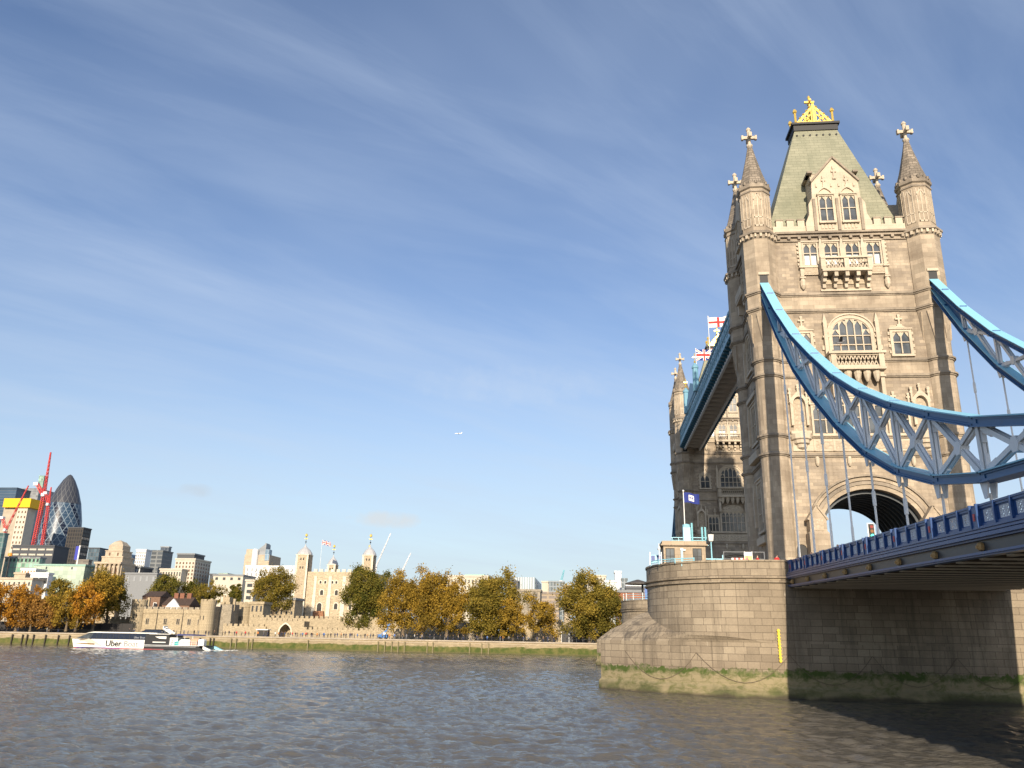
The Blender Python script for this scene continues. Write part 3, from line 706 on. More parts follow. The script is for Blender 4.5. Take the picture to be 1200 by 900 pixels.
def make_pier():
    P = empty('bridge_pier', (0, 5.1, 0)); Lq, Uq = pier_outline(); n = len(Lq)
    # closed loops, starting at west tip going along the south side (local y negative) to the east tip and back
    def loop(Q, grow=0):
        a = [(-x-grow*(i/(n-1)), -(w_+grow)) for i, (x, w_) in enumerate(Q)][::-1]     # west tip -> south-west shoulder
        a[0] = (a[0][0], 0)
        mid = [(-x_, -(Q[0][1]+grow)) for x_ in (8, 4, 0, -4, -8)]
        half = a+mid+[(-x, y) for x, y in a[::-1]]
        return half+[(-x, -y) for x, y in half[1:-1]]
    LL, UU = loop(Lq), loop(Uq)
    L2 = loop(Lq, .25)
    def strip(m, lo, hi, zlo, zhi, per=None):
        k = len(lo); s_ = 0; vs, fs, uvs = [], [], []
        for i in range(k):
            j = (i+1) % k; d = sqrt((lo[j][0]-lo[i][0])**2+(lo[j][1]-lo[i][1])**2)
            za, zb = (zlo[i] if isinstance(zlo, list) else zlo), (zlo[j] if isinstance(zlo, list) else zlo)
            zc_, zd = (zhi[i] if isinstance(zhi, list) else zhi), (zhi[j] if isinstance(zhi, list) else zhi)
            if zc_-za < .004 and zd-zb < .004: s_ += d; continue
            b_ = len(vs); vs += [(*lo[i], za), (*lo[j], zb), (*hi[j], zd), (*hi[i], zc_)]
            fs.append((b_, b_+1, b_+2, b_+3)); 
            va, vb, vc, vd = za, zb, zd, zc_
            uvs.append([(s_, va), (s_+d, vb), (s_+d, vc), (s_, vd)]); s_ += d
        m.add(vs, fs, uvs)
    m = MB()
    strip(m, L2, L2, -4, .9); strip(m, L2, LL, .9, 1.15); 
    dist = [sqrt((a[0]-b_[0])**2+(a[1]-b_[1])**2) for a, b_ in zip(LL, UU)]
    ztop = [5.0+3.1*(max(0, d-.06)/5.2)**.62 for d in dist]; zbot = [5.0]*len(ztop)
    strip(m, LL, LL, 1.15, 5.0); prev, pz = LL, zbot
    for f_, g_ in [(q/6, 1-(1-q/6)**1.35) for q in range(1, 7)]:
        nx = [(a[0]+(b_[0]-a[0])*f_, a[1]+(b_[1]-a[1])*f_) for a, b_ in zip(LL, UU)]; nz = [5.0+(t_-5.0)*g_ for t_ in ztop]
        strip(m, prev, nx, pz, nz); prev, pz = nx, nz
    strip(m, UU, UU, ztop, 10.5)
    b_ = m.build('cutwater_wall', S_PIER, P, recalc=False)
    def offs(Q, g): return [(x*(1+g/22.8), y*(1+g/10.6)) for x, y in Q]
    r = MB()
    for (g0, g1, z0, z1) in ((0,.22,10.5,10.58),(.22,.22,10.58,10.75),(.22,.10,10.75,10.8),(.10,.10,10.8,10.92),(.10,.30,10.92,11.0),(.30,.30,11.0,11.16),(.30,.04,11.16,11.26)):
        strip(r, offs(UU,g0), offs(UU,g1), z0, z1)
    r.build('string_moulding', S_PIER, P, recalc=False)
    q = MB(); U4 = offs(UU,.04)
    strip(q, U4, U4, 11.26, 12.55); strip(q, U4, offs(UU,.14), 12.55, 12.57); strip(q, offs(UU,.14), offs(UU,.14), 12.57, 12.74)
    strip(q, offs(UU,.14), offs(UU,-.5), 12.74, 12.76); 
    V = offs(UU,-.5); Vr = V[::-1]
    strip(q, Vr, Vr, 11.5, 12.76)
    q.build('parapet_wall', S_PIER, P, recalc=False)
    q = MB(); q.add([(*p, 11.52) for p in V], [tuple(range(len(V)))]); q.build('pier_pavement', S_SMOOTH, P, recalc=False)
    return P
PS = make_pier(); tag(PS, 'near granite bridge pier rising from the river, green weed along its tide line', 'bridge pier', 'bridge piers')
m = MB(); m.box(-.085,.085,-.05,.05,0,3.0); 
for k in range(10): m.box(-.16,.16,-.07,.05,.1+k*.3,.16+k*.3)
yb = m.build('tide_gauge', plain('yellow_paint', (.80,.60,.02), .5), PS); yb.location = (-11.35, -10.75, 3.3)
def hang_chain(pts, par, mat):
    m = MB()
    for a, b_ in zip(pts[:-1], pts[1:]): m.tube(a, b_, .022, n=5)
    return m.build('mooring_chain', mat, par)
IRON = plain('rusty_iron', (.13,.10,.07), .8)
for xa, xb in ((-25.5,-18.8),(-18.8,-10.5),(-10.5,-3.0),(-3.0,4.5),(4.5,11.5)):
    pts = []
    for i in range(13):
        t = i/12; x = xa+(xb-xa)*t; z = 4.0-2.6*4*t*(1-t)
        tt = max(0, (abs(x)-12)/16); y = -(10.62*(1-tt**1.7))-.07-(.28 if z < 1.2 else 0)
        pts.append((x, y, z))
    hang_chain(pts, PS, IRON)
PN = dup(PS, (0, 87.4, 0)); tag(PN, 'far granite bridge pier, only its rounded end seen past the near pier', 'bridge pier', 'bridge piers')

# ================================================================ side span decks
NB = 15; BAY = 5.53; Y0 = -7.1
def shear(q): return Vector((q.x, q.y, q.z+.0235*(q.y+5.5)))
def mkb(): m = MB(); m.fn = shear; return m
LATT = paint('lattice_white_paint', (.62,.65,.70), .45, .1)
def make_deck():
    D = empty('bridge_deck', (0,0,0))
    ya, yb_ = -88.0, -5.62
    m = mkb(); m.box(-9.6, 9.6, ya, yb_, 11.0, 11.5); m.build('footway', plain('footway_slab', (.22,.21,.20), .9), D)
    m = mkb(); m.box(-9.55, 9.55, ya, yb_, 10.96, 10.997); m.build('deck_shade_plate', plain('deck_plate_shade_tone', (.05,.042,.035), .9), D)  # dark sheet added under the slab, painting the shade between girders
    m = mkb(); m.box(-5.4, 5.4, ya, yb_, 11.5, 11.504); m.build('road_surface', ASPH, D)
    for s in (-1, 1):
        m = mkb(); m.box(min(s*9.72,s*10.05), max(s*9.72,s*10.05), ya, yb_, 12.52, 12.62); m.box(min(s*9.78,s*10.0), max(s*9.78,s*10.0), ya, yb_, 12.40, 12.52)
        m.box(min(s*9.78,s*10.0), max(s*9.78,s*10.0), ya, yb_, 11.55, 11.68); m.build('parapet_rail', P_NAVY, D)
        m = mkb()
        for (o_, z0, z1) in ((10.12,11.44,11.55),(10.04,11.36,11.44),(10.2,11.26,11.36),(10.08,11.2,11.26),(10.26,11.02,11.2),(10.1,10.92,11.02)):
            m.box(min(s*9.6,s*o_), max(s*9.6,s*o_), ya, yb_, z0, z1)
        m.build('cornice_moulding', P_NAVY, D)
        m = mkb(); m.box(min(s*9.75,s*9.9), max(s*9.75,s*9.9), ya, yb_, 10.36, 10.92); m.build('fascia_girder', P_FASCIA, D)
        m = mkb(); m.box(min(s*9.5,s*10.12), max(s*9.5,s*10.12), ya, yb_, 10.24, 10.36); m.box(min(s*9.5,s*10.02), max(s*9.5,s*10.02), ya, yb_, 10.16, 10.24); m.build('bottom_flange', P_NAVY, D)
        # parapet posts, red shields, lattices
        lat = None
        for k in range(-1, NB):
            yk = Y0-k*BAY
            if k >= 0:
                m = mkb(); m.box(min(s*9.74,s*10.1), max(s*9.74,s*10.1), yk-.36, yk+.36, 11.55, 12.5)
                m.box(min(s*9.7,s*10.16), max(s*9.7,s*10.16), yk-.42, yk-.3, 11.5, 12.66); m.box(min(s*9.7,s*10.16), max(s*9.7,s*10.16), yk+.3, yk+.42, 11.5, 12.66)
                po = m.build('parapet_post', P_NAVY, D)
                m = mkb(); m.box(min(s*10.1,s*10.13), max(s*10.1,s*10.13), yk-.09, yk+.09, 11.85, 12.2); m.build('red_shield', P_RED, po)
                m = mkb(); m.M = Matrix.Translation((s*9.98, yk, 10.62)); m.lathe([(.03,-.22),(.16,-.16),(.2,0),(.17,.15),(.05,.22)], 8); m.box(-.24,.24,-.06,.06,-.1,.05)
                m.build('lion_boss', plain('lion_gilt', (.40,.25,.10), .7), D)
            for j in range(3):
                yy = yk-.36-.80-j*1.60-.0
                if yy < ya or yy > yb_-.3: continue
                if j < 2:
                    m = mkb(); m.box(min(s*9.74,s*10.08), max(s*9.74,s*10.08), yy-.80-.07, yy-.80+.07, 11.5, 12.62); m.build('parapet_post', P_NAVY, D)
                m = mkb(); x_ = s*9.88
                w_ = .52
                for zz in (11.78, 12.30): m.box(x_-.03, x_+.03, yy-w_, yy+w_, zz-.03, zz+.03)
                for y2 in (yy-w_, yy, yy+w_): m.box(x_-.028, x_+.028, y2-.03, y2+.03, 11.75, 12.33)
                for h_ in (-1, 1):
                    c_ = yy+h_*w_/2
                    for a_ in range(8):
                        q0, q1 = 2*pi*a_/8, 2*pi*(a_+1)/8
                        m.bar((x_, c_+.2*cos(q0), 12.04+.2*sin(q0)), (x_, c_+.2*cos(q1), 12.04+.2*sin(q1)), .05, .05, (1,0,0))
                    m.bar((x_, c_-.25, 11.79), (x_, c_+.25, 12.29), .045, .045, (1,0,0)); m.bar((x_, c_+.25, 11.79), (x_, c_-.25, 12.29), .045, .045, (1,0,0))
                m.build('lattice_panel', LATT, D)
                m = mkb(); m.box(x_-.05, x_+.05, yy-.74, yy-w_-.02, 11.68, 12.4); m.box(x_-.05, x_+.05, yy+w_+.02, yy+.74, 11.68, 12.4); m.box(x_-.048, x_+.048, yy-.74, yy+.74, 11.68, 11.75); m.box(x_-.048, x_+.048, yy-.74, yy+.74, 12.33, 12.41)
                m.build('panel_frame', P_NAVY, D)
    # underside girders
    y = -6.0; k = 0
    while y > ya+1:
        m = mkb(); m.box(-9.55, 9.55, y-.03, y+.03, 10.15, 11.0); m.m = 1; m.box(-9.55, 9.55, y-.22, y+.22, 10.08, 10.15); m.build('cross_girder', [P_WEBSHADE, P_FLANGELIT], D); y -= 2.765
    for x in (-8.2,-6.4,-4.6,-2.8,-1,.8,2.6,4.4,6.2,8.0):
        m = mkb(); m.box(x-.03, x+.03, ya, yb_, 10.55, 11.0); m.m = 1; m.box(x-.16, x+.16, ya, yb_, 10.22, 10.28); m.m = 0; m.box(x-.03, x+.03, ya, yb_, 10.28, 10.6); m.build('stringer', [P_WEBSHADE, P_FLANGELIT], D)
    return D
DS = make_deck(); tag(DS, 'navy blue bridge deck with white lattice parapet running from the near tower towards the viewer', 'bridge deck', 'bridge side spans')
# bascule deck between the towers
B = empty('bascule_deck', (0, 46.25, 0), 'blue central bridge deck between the two towers, glimpsed through the arch', 'bridge deck')
m = MB(); m.box(-9.6, 9.6, -30.0, 30.0, 10.6, 11.5); m.build('roadway_slab', P_FASCIA, B)
m = MB(); m.box(-5.4, 5.4, -41, 41, 11.53, 11.536); m.build('road_surface', ASPH, B)
for s in (-1, 1):
    m = MB(); m.box(s*9.8-.12, s*9.8+.12, -30, 30, 11.5, 11.7); m.box(s*9.8-.12, s*9.8+.12, -30, 30, 12.5, 12.62)
    for k in range(41): m.box(s*9.8-.06, s*9.8+.06, -30+k*1.5-.06, -30+k*1.5+.06, 11.7, 12.5)
    m.build('parapet_rail', P_LIGHT, B)

# ================================================================ suspension chains
UCT = [(-1.2,44.3),(-9.9,35.5),(-15.75,31.2),(-22.8,26.4),(-27.8,23.6),(-32,21.5),(-35.8,19.9),(-41.3,17.8),(-45.7,16.3),(-50.6,15.05),(-56,14.1),(-63,13.5)]
LCB = [(-1.2,42.6),(-5.3,37.4),(-8.8,33.2),(-14.5,27.8),(-22.5,21.9),(-29.3,17.8),(-34.5,15.45),(-40.5,13.65),(-45.1,12.85),(-49.9,12.45),(-56,12.45),(-63,12.9)]
def interp(T, y):
    for (a, za), (b_, zb) in zip(T[:-1], T[1:]):
        if b_ <= y <= a: return za+(zb-za)*(y-a)/(b_-a)
    return T[-1][1]
def make_chain(x):
    C_ = empty('suspension_chain', (0,0,0))
    ys = [-1.3, -3.8]+[Y0-k*BAY for k in range(10)]+[-62.8]
    U = [(y, interp(UCT, y)-.30) for y in ys]; Lo = [(y, interp(LCB, y)+.30) for y in ys]
    def chord(T, name):
        m = MB()
        for (a, za), (b_, zb) in zip(T[:-1], T[1:]):
            d = Vector((0, b_-a, zb-za)).normalized()*.06
            p, q = Vector((x,a,za))-d, Vector((x,b_,zb))+d
            nrm = Vector((1,0,0)).cross((q-p).normalized()); 
            if nrm.z < 0: nrm = -nrm
            m.bar(p, q, .56, .40, nrm)
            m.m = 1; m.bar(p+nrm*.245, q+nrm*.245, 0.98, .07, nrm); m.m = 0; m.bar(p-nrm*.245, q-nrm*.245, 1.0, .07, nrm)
            for sx in (-1, 1):
                m.bar(p+nrm*.16+Vector((sx*.30,0,0)), q+nrm*.16+Vector((sx*.30,0,0)), .10, .10, nrm); m.bar(p-nrm*.16+Vector((sx*.30,0,0)), q-nrm*.16+Vector((sx*.30,0,0)), .10, .10, nrm)
        for (a, za) in T[1:-1]:
            m.box(x-.33, x+.33, a-.38, a+.38, za-.20, za+.20)
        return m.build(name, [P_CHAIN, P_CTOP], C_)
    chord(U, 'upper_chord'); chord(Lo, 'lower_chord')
    # solid web close to the tower
    m = MB(); m.poly([(U[0][0],U[0][1]),(U[1][0],U[1][1]),(U[2][0]-.3,U[2][1]),(Lo[2][0]-.3,Lo[2][1]),(Lo[1][0],Lo[1][1]),(Lo[0][0],Lo[0][1])], -.04, .04)
    m.v = [Vector((x+v.y, v.x, v.z)) for v in m.v]; m.build('web_plate', P_CHAIN, C_)
    for k in range(2, len(ys)-1):
        (ya, ua), (_, la) = U[k], Lo[k]; (yb_, ub), (_, lb) = U[k+1], Lo[k+1]
        wv = .24
        def stiff(p0, p1, name, w_=.26):
            m = MB(); p0, p1 = Vector(p0), Vector(p1); d = (p1-p0).normalized(); sd = Vector((1,0,0)).cross(d)
            m.bar(p0, p1, .16, w_*1.25, sd)
            for sx in (-1, 1): m.bar(p0+Vector((sx*.17,0,0)), p1+Vector((sx*.17,0,0)), .05, w_, sd)
            m.bar(p0, p0+d*.9, .20, w_*2.0, sd); m.bar(p1-d*.9, p1, .20, w_*2.0, sd)
            m.build(name, P_GREY, C_)
        if ua-la > 1.0: stiff((x,ya,ua-.25), (x,ya,la+.25), 'vertical_strut', .30)
        if k < len(ys)-2 and ub-lb > .9:
            o_ = .45
            stiff((x,ya-o_,ua-.3-(ua-ub)*o_/BAY), (x,yb_+o_,lb+.3+(la-lb)*o_/BAY), 'diagonal_brace', .27)
            stiff((x,ya-o_,la+.3-(la-lb)*o_/BAY), (x,yb_+o_,ub-.3+(ua-ub)*o_/BAY), 'diagonal_brace', .27)
            # crossing gusset
            A1, A2 = Vector((0,ya-o_,ua-.3)), Vector((0,yb_+o_,lb+.3)); B1, B2 = Vector((0,ya-o_,la+.3)), Vector((0,yb_+o_,ub-.3))
            da, db = A2-A1, B2-B1; den_ = da.y*db.z-da.z*db.y
            if abs(den_) > 1e-6:
                t = ((B1.y-A1.y)*db.z-(B1.z-A1.z)*db.y)/den_; p = A1+da*t
                m = MB(); m.M = Matrix.Translation((x,p.y,p.z)) @ Matrix.Rotation(pi/2,4,'Y'); m.lathe([(.42,-.24),(.42,.24)], 6); m.build('crossing_gusset', P_GREY, C_)
        # suspender rod
        zt = la-.30; zd = 11.6+.0235*(ya+5.5)
        m = MB(); m.tube((x,ya,zt-.5), (x,ya,zd), .075, n=8)
        hs = zt-zd
        if hs > 3:
            for t in ((.5, .76) if hs > 12 else (.55,)): m.tube((x,ya,zd+hs*t-.5), (x,ya,zd+hs*t+.5), .125, n=8)
            m.tube((x,ya,zd), (x,ya,zd+hs*.24), .10, n=8)
        rod = m.build('suspender_rod', P_ROD, C_)
        m = MB()
        for sx in (-1, 1):
            m.poly([(ya-.42,zt+.1),(ya+.42,zt+.1),(ya+.16,zt-.75),(ya-.16,zt-.75)], x+sx*.2-.04, x+sx*.2+.04)
        m.v = [Vector((v.y, v.x, v.z)) for v in m.v]
        m.build('hanger_bracket', P_GREY, rod)
    # short rising segment to the abutment
    m = MB(); m.bar((x,-62.8,13.2),(x,-88,24.5), .6, .6); m.bar((x,-62.8,13.0),(x,-88,21.2), .6, .5); m.build('short_segment', P_CHAIN, C_)
    return C_
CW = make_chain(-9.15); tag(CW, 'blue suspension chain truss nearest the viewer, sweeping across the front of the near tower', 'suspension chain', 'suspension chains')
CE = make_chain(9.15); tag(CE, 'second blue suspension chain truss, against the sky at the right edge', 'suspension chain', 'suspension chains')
for src, lab in ((CE, 'blue suspension chain beyond the far tower, a thin sliver at its left edge'),):
    c = dup(src, (0, 92.5, 0), rz=pi); tag(c, lab)
DN = dup(DS, (0, 92.5, 0), rz=pi); tag(DN, 'blue bridge deck beyond the far pier leading to the other bank, mostly hidden')

# ================================================================ high walkways
def make_walkway():
    W_ = empty('high_walkway', (-7.6, 46.25, 0)); ya, yb_ = -35.3, 35.3
    hw = 2.4
    for s in (-1, 1):
        m = MB(); m.box(s*1.55-.18, s*1.55+.18, ya, yb_, 43.3, 43.95); m.build('bottom_girder', P_GREY, W_)
        m = MB()
        for k in range(47):
            y = ya+.4+k*1.5; x0, x1 = sorted((s*1.7, s*(hw+.15)))
            m.add([(s*1.7,y-.12,43.5),(s*(hw+.15),y-.12,43.75),(s*(hw+.15),y-.12,44.05),(s*1.7,y-.12,44.05),(s*1.7,y+.12,43.5),(s*(hw+.15),y+.12,43.75),(s*(hw+.15),y+.12,44.05),(s*1.7,y+.12,44.05)],
                  [(0,1,2,3),(4,7,6,5),(0,4,5,1),(1,5,6,2),(2,6,7,3),(3,7,4,0)]); split(m)
        build_each(m, 'console_bracket', P_CONS, W_)
        m = MB(); m.box(s*hw-.18, s*hw+.22, ya, yb_, 44.05, 44.35); m.box(s*hw-.12, s*hw+.12, ya, yb_, 44.35, 44.7); m.box(s*hw-.15, s*hw+.2, ya, yb_, 47.2, 47.5); m.box(s*hw-.1, s*hw+.1, ya, yb_, 45.7, 45.85)
        m.build('side_rail', P_WBLUE, W_)
        m = MB()
        n = 36; d = (yb_-ya)/n
        for k in range(n):
            y = ya+k*d
            m.box(s*hw-.08, s*hw+.1, y-.07, y+.07, 44.35, 47.9)
            m.bar((s*hw,y,44.4),(s*hw,y+d,47.2), .1, .12, (1,0,0)); m.bar((s*hw,y+d,44.4),(s*hw,y,47.2), .1, .12, (1,0,0))
        m.build('side_lattice', P_WBLUE, W_)
        m = MB(); m.box(s*hw-.02, s*hw+.02, ya, yb_, 44.7, 45.7); m.box(s*hw-.015, s*hw+.015, ya, yb_, 45.85, 47.2); m.build('side_glazing', glassy('walkway_glass', (.20,.30,.34), .2), W_)
    m = MB(); m.box(-1.4, 1.4, ya, yb_, 43.95, 44.0)
    k = 0; y = ya
    while y < yb_-1.5:
        m.bar((-1.4,y,43.6),(1.4,y+1.3,43.6), .12, .12); m.bar((1.4,y+1.3,43.62),(-1.4,y+2.6,43.62), .12, .12); m.box(-1.4,1.4,y-.08,y+.08,43.42,43.9); y += 2.6
    m.build('soffit_lattice', P_SOFFIT, W_)
    m = MB(); m.add([(-2.6,ya,47.5),(2.6,ya,47.5),(0,ya,48.3),(-2.6,yb_,47.5),(2.6,yb_,47.5),(0,yb_,48.3)], [(0,1,2),(3,5,4),(0,2,5,3),(1,4,5,2),(0,3,4,1)]); m.build('roof', P_WBLUE, W_)
    for y in (5.5, 20.5):
        m = MB(); m.lathe([(.55,47.3),(.5,51.5),(.62,51.6),(.6,51.9),(.1,52.6)], 10, (-2.5, y)); p = m.build('crest_pylon', P_WBLUE, W_)
        m = MB(); m.lathe([(.06,52.5),(.25,52.8),(.06,53.0),(.08,54.4)], 6, (-2.5, y)); m.box(-2.9,-2.1,y-.07,y+.07,53.6,53.8); m.build('gilded_cross', GOLD, p)
    m = MB(); m.poly([(5.5,48),(20.5,48),(18.5,49.2),(13,51.2),(7.5,49.2)], -2.6, -2.4); m.v = [Vector((v.y, v.x, v.z)) for v in m.v]; m.build('crest_panel', P_WBLUE, W_)
    return W_
WW = make_walkway(); tag(WW, 'pale blue high level walkway nearest the viewer, seen from below between the two tower tops', 'walkway', 'high walkways')
WE = dup(WW, (7.6, 46.25, 0)); tag(WE, 'second high level walkway, mostly hidden behind the near tower')

# ================================================================ river, banks
def water_mat():
    m, nt, b = newmat('river_water'); oc = texc(nt)
    n = nnoise(nt, nmap(nt, oc, (.012,.02,1)), 1, 4, .6, 1)
    setc(b.inputs['Base Color'], nt, nramp(nt, n, .35, .65, (.085,.081,.072), (.108,.097,.076)))
    b.inputs['Roughness'].default_value = .07; b.inputs['IOR'].default_value = 1.33
    w0 = nnoise(nt, nmap(nt, oc, (.55,1.5,1), rot=(0,0,rad(8))), 1.0, 3, .55, .4)
    w1 = nnoise(nt, nmap(nt, oc, (1.7,4.6,1), rot=(0,0,rad(6))), 1.0, 5, .62, .6)
    w2 = nnoise(nt, nmap(nt, oc, (4,8,1), rot=(0,0,rad(-8))), 1.0, 4, .6, .6)
    gust = nramp(nt, nnoise(nt, nmap(nt, oc, (.018,.045,1)), 1.0, 3, .5, .5), .35, .65, (.5,.5,.5), (1,1,1))
    h = nmath(nt, 'ADD', nmath(nt, 'MULTIPLY', w0, 1.4), nmath(nt, 'ADD', nmath(nt, 'MULTIPLY', w1, 1.0), nmath(nt, 'MULTIPLY', w2, .25)))
    bump(nt, b, nmath(nt, 'MULTIPLY', h, gust), 1.0, .12)
    return m
WATER = water_mat()
import numpy as np
def make_river():
    rng = np.random.RandomState(3)
    nr, na = 900, 900
    r = 24*(2600/24)**(np.linspace(0,1,nr)**1.35); az = np.radians(np.linspace(-50, 42, na))
    R_, A_ = np.meshgrid(r, az, indexing='ij')
    X = CAM.x+R_*np.sin(A_); Y = CAM.y+R_*np.cos(A_); Z = np.zeros_like(X)
    for i in range(60):
        lam = .5*(3.4/.5)**rng.rand(); k = 2*pi/lam; th = rng.normal(rad(78), rad(33)); a = .0100*lam**.85*(.5+rng.rand())*.62
        ph = rng.rand()*2*pi; fade = np.clip(1.25-R_*(.0032/lam), 0, 1)
        s_ = np.sin(k*(X*np.cos(th)+Y*np.sin(th))+ph+.6*np.sin(.05*X+.031*Y+i)); Z += a*fade*(s_+.25*s_*s_)
    Z = np.clip(Z, -.28, .5)*(.75+.5*np.sin(X*.035+1.3*np.sin(Y*.05))*np.sin(Y*.028+X*.011))
    co = np.stack([X, Y, Z], -1).reshape(-1, 3)
    idx = np.arange(nr*na).reshape(nr, na)
    q = np.stack([idx[:-1,:-1], idx[:-1,1:], idx[1:,1:], idx[1:,:-1]], -1).reshape(-1, 4)[:, ::-1]
    me = bpy.data.meshes.new('river'); me.vertices.add(len(co)); me.vertices.foreach_set('co', co.astype('f').ravel())
    me.loops.add(q.size); me.loops.foreach_set('vertex_index', q.astype('i').ravel())
    me.polygons.add(len(q)); me.polygons.foreach_set('loop_start', np.arange(0, q.size, 4).astype('i'))
    me.polygons.foreach_set('use_smooth', np.ones(len(q), bool))
    me.materials.append(WATER); me.update(calc_edges=True); me.validate()
    o = bpy.data.objects.new('river', me); COL.objects.link(o); tag(o, kind='structure')
make_river()
m = MB(); m.quad((-6000,-6000,-.35),(6000,-6000,-.35),(6000,6000,-.35),(-6000,6000,-.35)); tag(m.build('river_bed_water', WATER, recalc=False), kind='structure')
GROUND = plain('bank_paving', (.20,.18,.15), .95)
m = MB(); m.plan([(-6000,188.2),(6000,188.2),(6000,9000),(-6000,9000)], -1, 3.98); tag(m.build('north_bank_ground', GROUND), kind='structure')
m = MB(); m.plan([(-6000,-3000),(6000,-3000),(6000,-89.2),(-6000,-89.2)], -1, 3.25); tag(m.build('south_bank_ground', GROUND), kind='structure')
# ================================================================ pier furniture and things on the bridge
CABIN = stone('cabin_stone', (.40,.32,.23), 1.4, .5, .01, .1, dirt=.3)
c = empty('control_cabin', (-18.8, 5.2, 11.52), 'small flat roofed stone cabin standing on the rounded end of the near pier', 'cabin')
m = MB(); m.box(-2.25,2.25,-2.1,2.1,0,3.45); m.build('wall', CABIN, c)
m = MB(); m.box(-2.55,2.5,-2.4,2.4,3.45,3.6); m.box(-2.4,2.35,-2.25,2.25,3.6,3.95); m.build('roof', CABIN, c)
for x in (-1.55, 1.35):
    m = MB(); m.box(x-.42,x+.42,-2.14,-2.08,1.55,3.1); w_ = m.build('window', GLASS, c)
    m = MB(); m.box(x-.48,x-.42,-2.18,-2.06,1.5,3.15); m.box(x+.42,x+.48,-2.18,-2.06,1.5,3.15); m.box(x-.48,x+.48,-2.18,-2.06,3.1,3.17); m.box(x-.48,x+.48,-2.18,-2.06,1.45,1.52); m.box(x-.03,x+.03,-2.17,-2.1,1.5,3.1); m.box(x-.42,x+.42,-2.168,-2.1,2.3,2.35); m.build('frame', LEAD, w_)
m = MB(); m.box(-.2,.1,-2.3,-2.1,2.9,3.05); m.build('lamp', P_WHITE, c)
c = empty('hoist_frame', (-17.6, 4.8, 15.47), 'pale blue steel machinery frame on the roof of the pier cabin', 'machinery')
for x in (-.75, -.1, 1.0, 1.35):
    m = MB(); m.box(x-.09,x+.09,-.1,.1,0,(1.75 if x != -.1 else 2.2)); m.build('post', P_TEAL, c)
m = MB(); m.box(-1.1,-.3,-.35,.35,0,1.7); m.lathe([(.42,1.7),(.42,2.0),(.1,2.1)], 10, (-.7,0)); m.build('drum', P_LIGHT, c)
m = MB(); m.box(-2.4,1.5,-.04,.04,.55,.62); m.box(-2.4,1.5,-.04,.04,.25,.31); m.box(.1,1.4,-1.8,-1.72,-.5,-.42); m.build('rail', P_LIGHT, c)
for x in (-2.3,-1.6): 
    m = MB(); m.box(x-.03,x+.03,-.03,.03,0,.62); m.build('rail_post', P_LIGHT, c)
def lamp_post(loc, label, s=1.0, wings=True):
    c = empty('street_lamp', loc, label, 'street lamp')
    m = MB(); m.lathe([(.30*s,0),(.30*s,.25),(.14*s,.45),(.11*s,1.5),(.17*s,1.6),(.08*s,1.75),(.06*s,3.9*s)], 10); m.build('pole', P_LIGHT, c)
    if wings:
        m = MB(); m.box(-1.15,1.15,-.05,.05,2.0,2.12)
        for q in (-1,1): m.bar((q*1.1,0,2.05),(q*.1,0,1.45),.09,.12,(0,1,0)); m.box(q*1.15-.05,q*1.15+.05,-.05,.05,1.95,2.5); m.bar((q*.9,0,.1),(q*.05,0,.9),.08,.1,(0,1,0))
        m.build('bracket', P_LIGHT, c)
    m = MB(); m.lathe([(.10,3.9*s),(.26,4.0*s),(.34,4.65*s),(.36,4.7*s)], 6); g = m.build('lantern', P_WHITE, c)
    m = MB(); m.lathe([(.38,4.7*s),(.2,4.9*s),(.06,5.0*s),(.04,5.3*s)], 6); m.build('cap', LEAD, g)
    return c
lamp_post((-15.9, 3.2, 11.52), 'pale blue ornamental lamp standing right of the cabin on the near pier')
c = empty('work_fence', (-13.6, -3.0, 11.52), 'grey tubular site fence on the near pier beside the tower', 'fence')
P_FENCE = paint('galvanised_fence', (.20,.21,.22), .5, .1)
for x in (-2.0,-.0,2.0): m = MB(); m.tube((x,0,0),(x,0,2.25),.05); m.build('post', P_FENCE, c)
for z in (2.2, 1.5, .9): m = MB(); m.tube((-2,0,z),(2,0,z),.035); m.build('rail', P_FENCE, c)
c = empty('road_barrier', (-14.2, -3.6, 11.52), 'low red and white striped barrier by the site fence on the pier', 'barrier')
for k in range(7): m = MB(); m.box(-.75+k*.22,-.55+k*.22,-.04,.04,1.15,1.55); m.build('stripe_board', P_RED if k % 2 else P_WHITE, c)
m = MB(); m.box(-.6,-.5,-.2,.2,0,1.15); m.box(.5,.6,-.2,.2,0,1.15); m.build('foot', P_WHITE, c)
c = empty('site_notice', (-13.3, -3.7, 11.52), 'small yellow and white notice board at the end of the striped barrier', 'notice')
m = MB(); m.box(-.35,.35,-.03,.03,1.3,2.1); m.build('board', plain('notice_yellow',(.75,.68,.18),.5), c); m = MB(); m.box(-.35,.35,-.04,.04,1.75,2.12); m.box(-.4,-.35,-.03,.03,0,2.2); m.box(.35,.4,-.03,.03,0,2.2); m.build('frame', P_WHITE, c)
c = empty('balustrade', (0,0,0), 'pale blue railing curving round the west end of the near pier', 'railing')
pts = [(-22.6+.0,1.0),(-21.9,-.8),(-20.4,-2.3),(-18.6,-3.2)]
for a, b_ in zip(pts[:-1], pts[1:]):
    m = MB(); m.tube((*a,13.05),(*b_,13.05),.05); m.tube((*a,12.85),(*b_,12.85),.03); m.build('rail', P_LIGHT, c)
for a in pts: m = MB(); m.tube((*a,12.6),(*a,13.12),.05); m.build('post', P_LIGHT, c)
c = empty('river_sign', (-22.0, 2.0, 12.7), 'white framed sign with two dark blue squares on the pier end', 'sign')
m = MB(); m.box(-.55,.55,-.03,.03,.35,1.15); m.build('board', P_LIGHT, c)
for x in (-.3,.33): m = MB(); m.box(x-.2,x+.2,-.04,-.03,.5,1.08); m.build('blue_square', plain('sign_blue',(.01,.04,.22),.4), c)
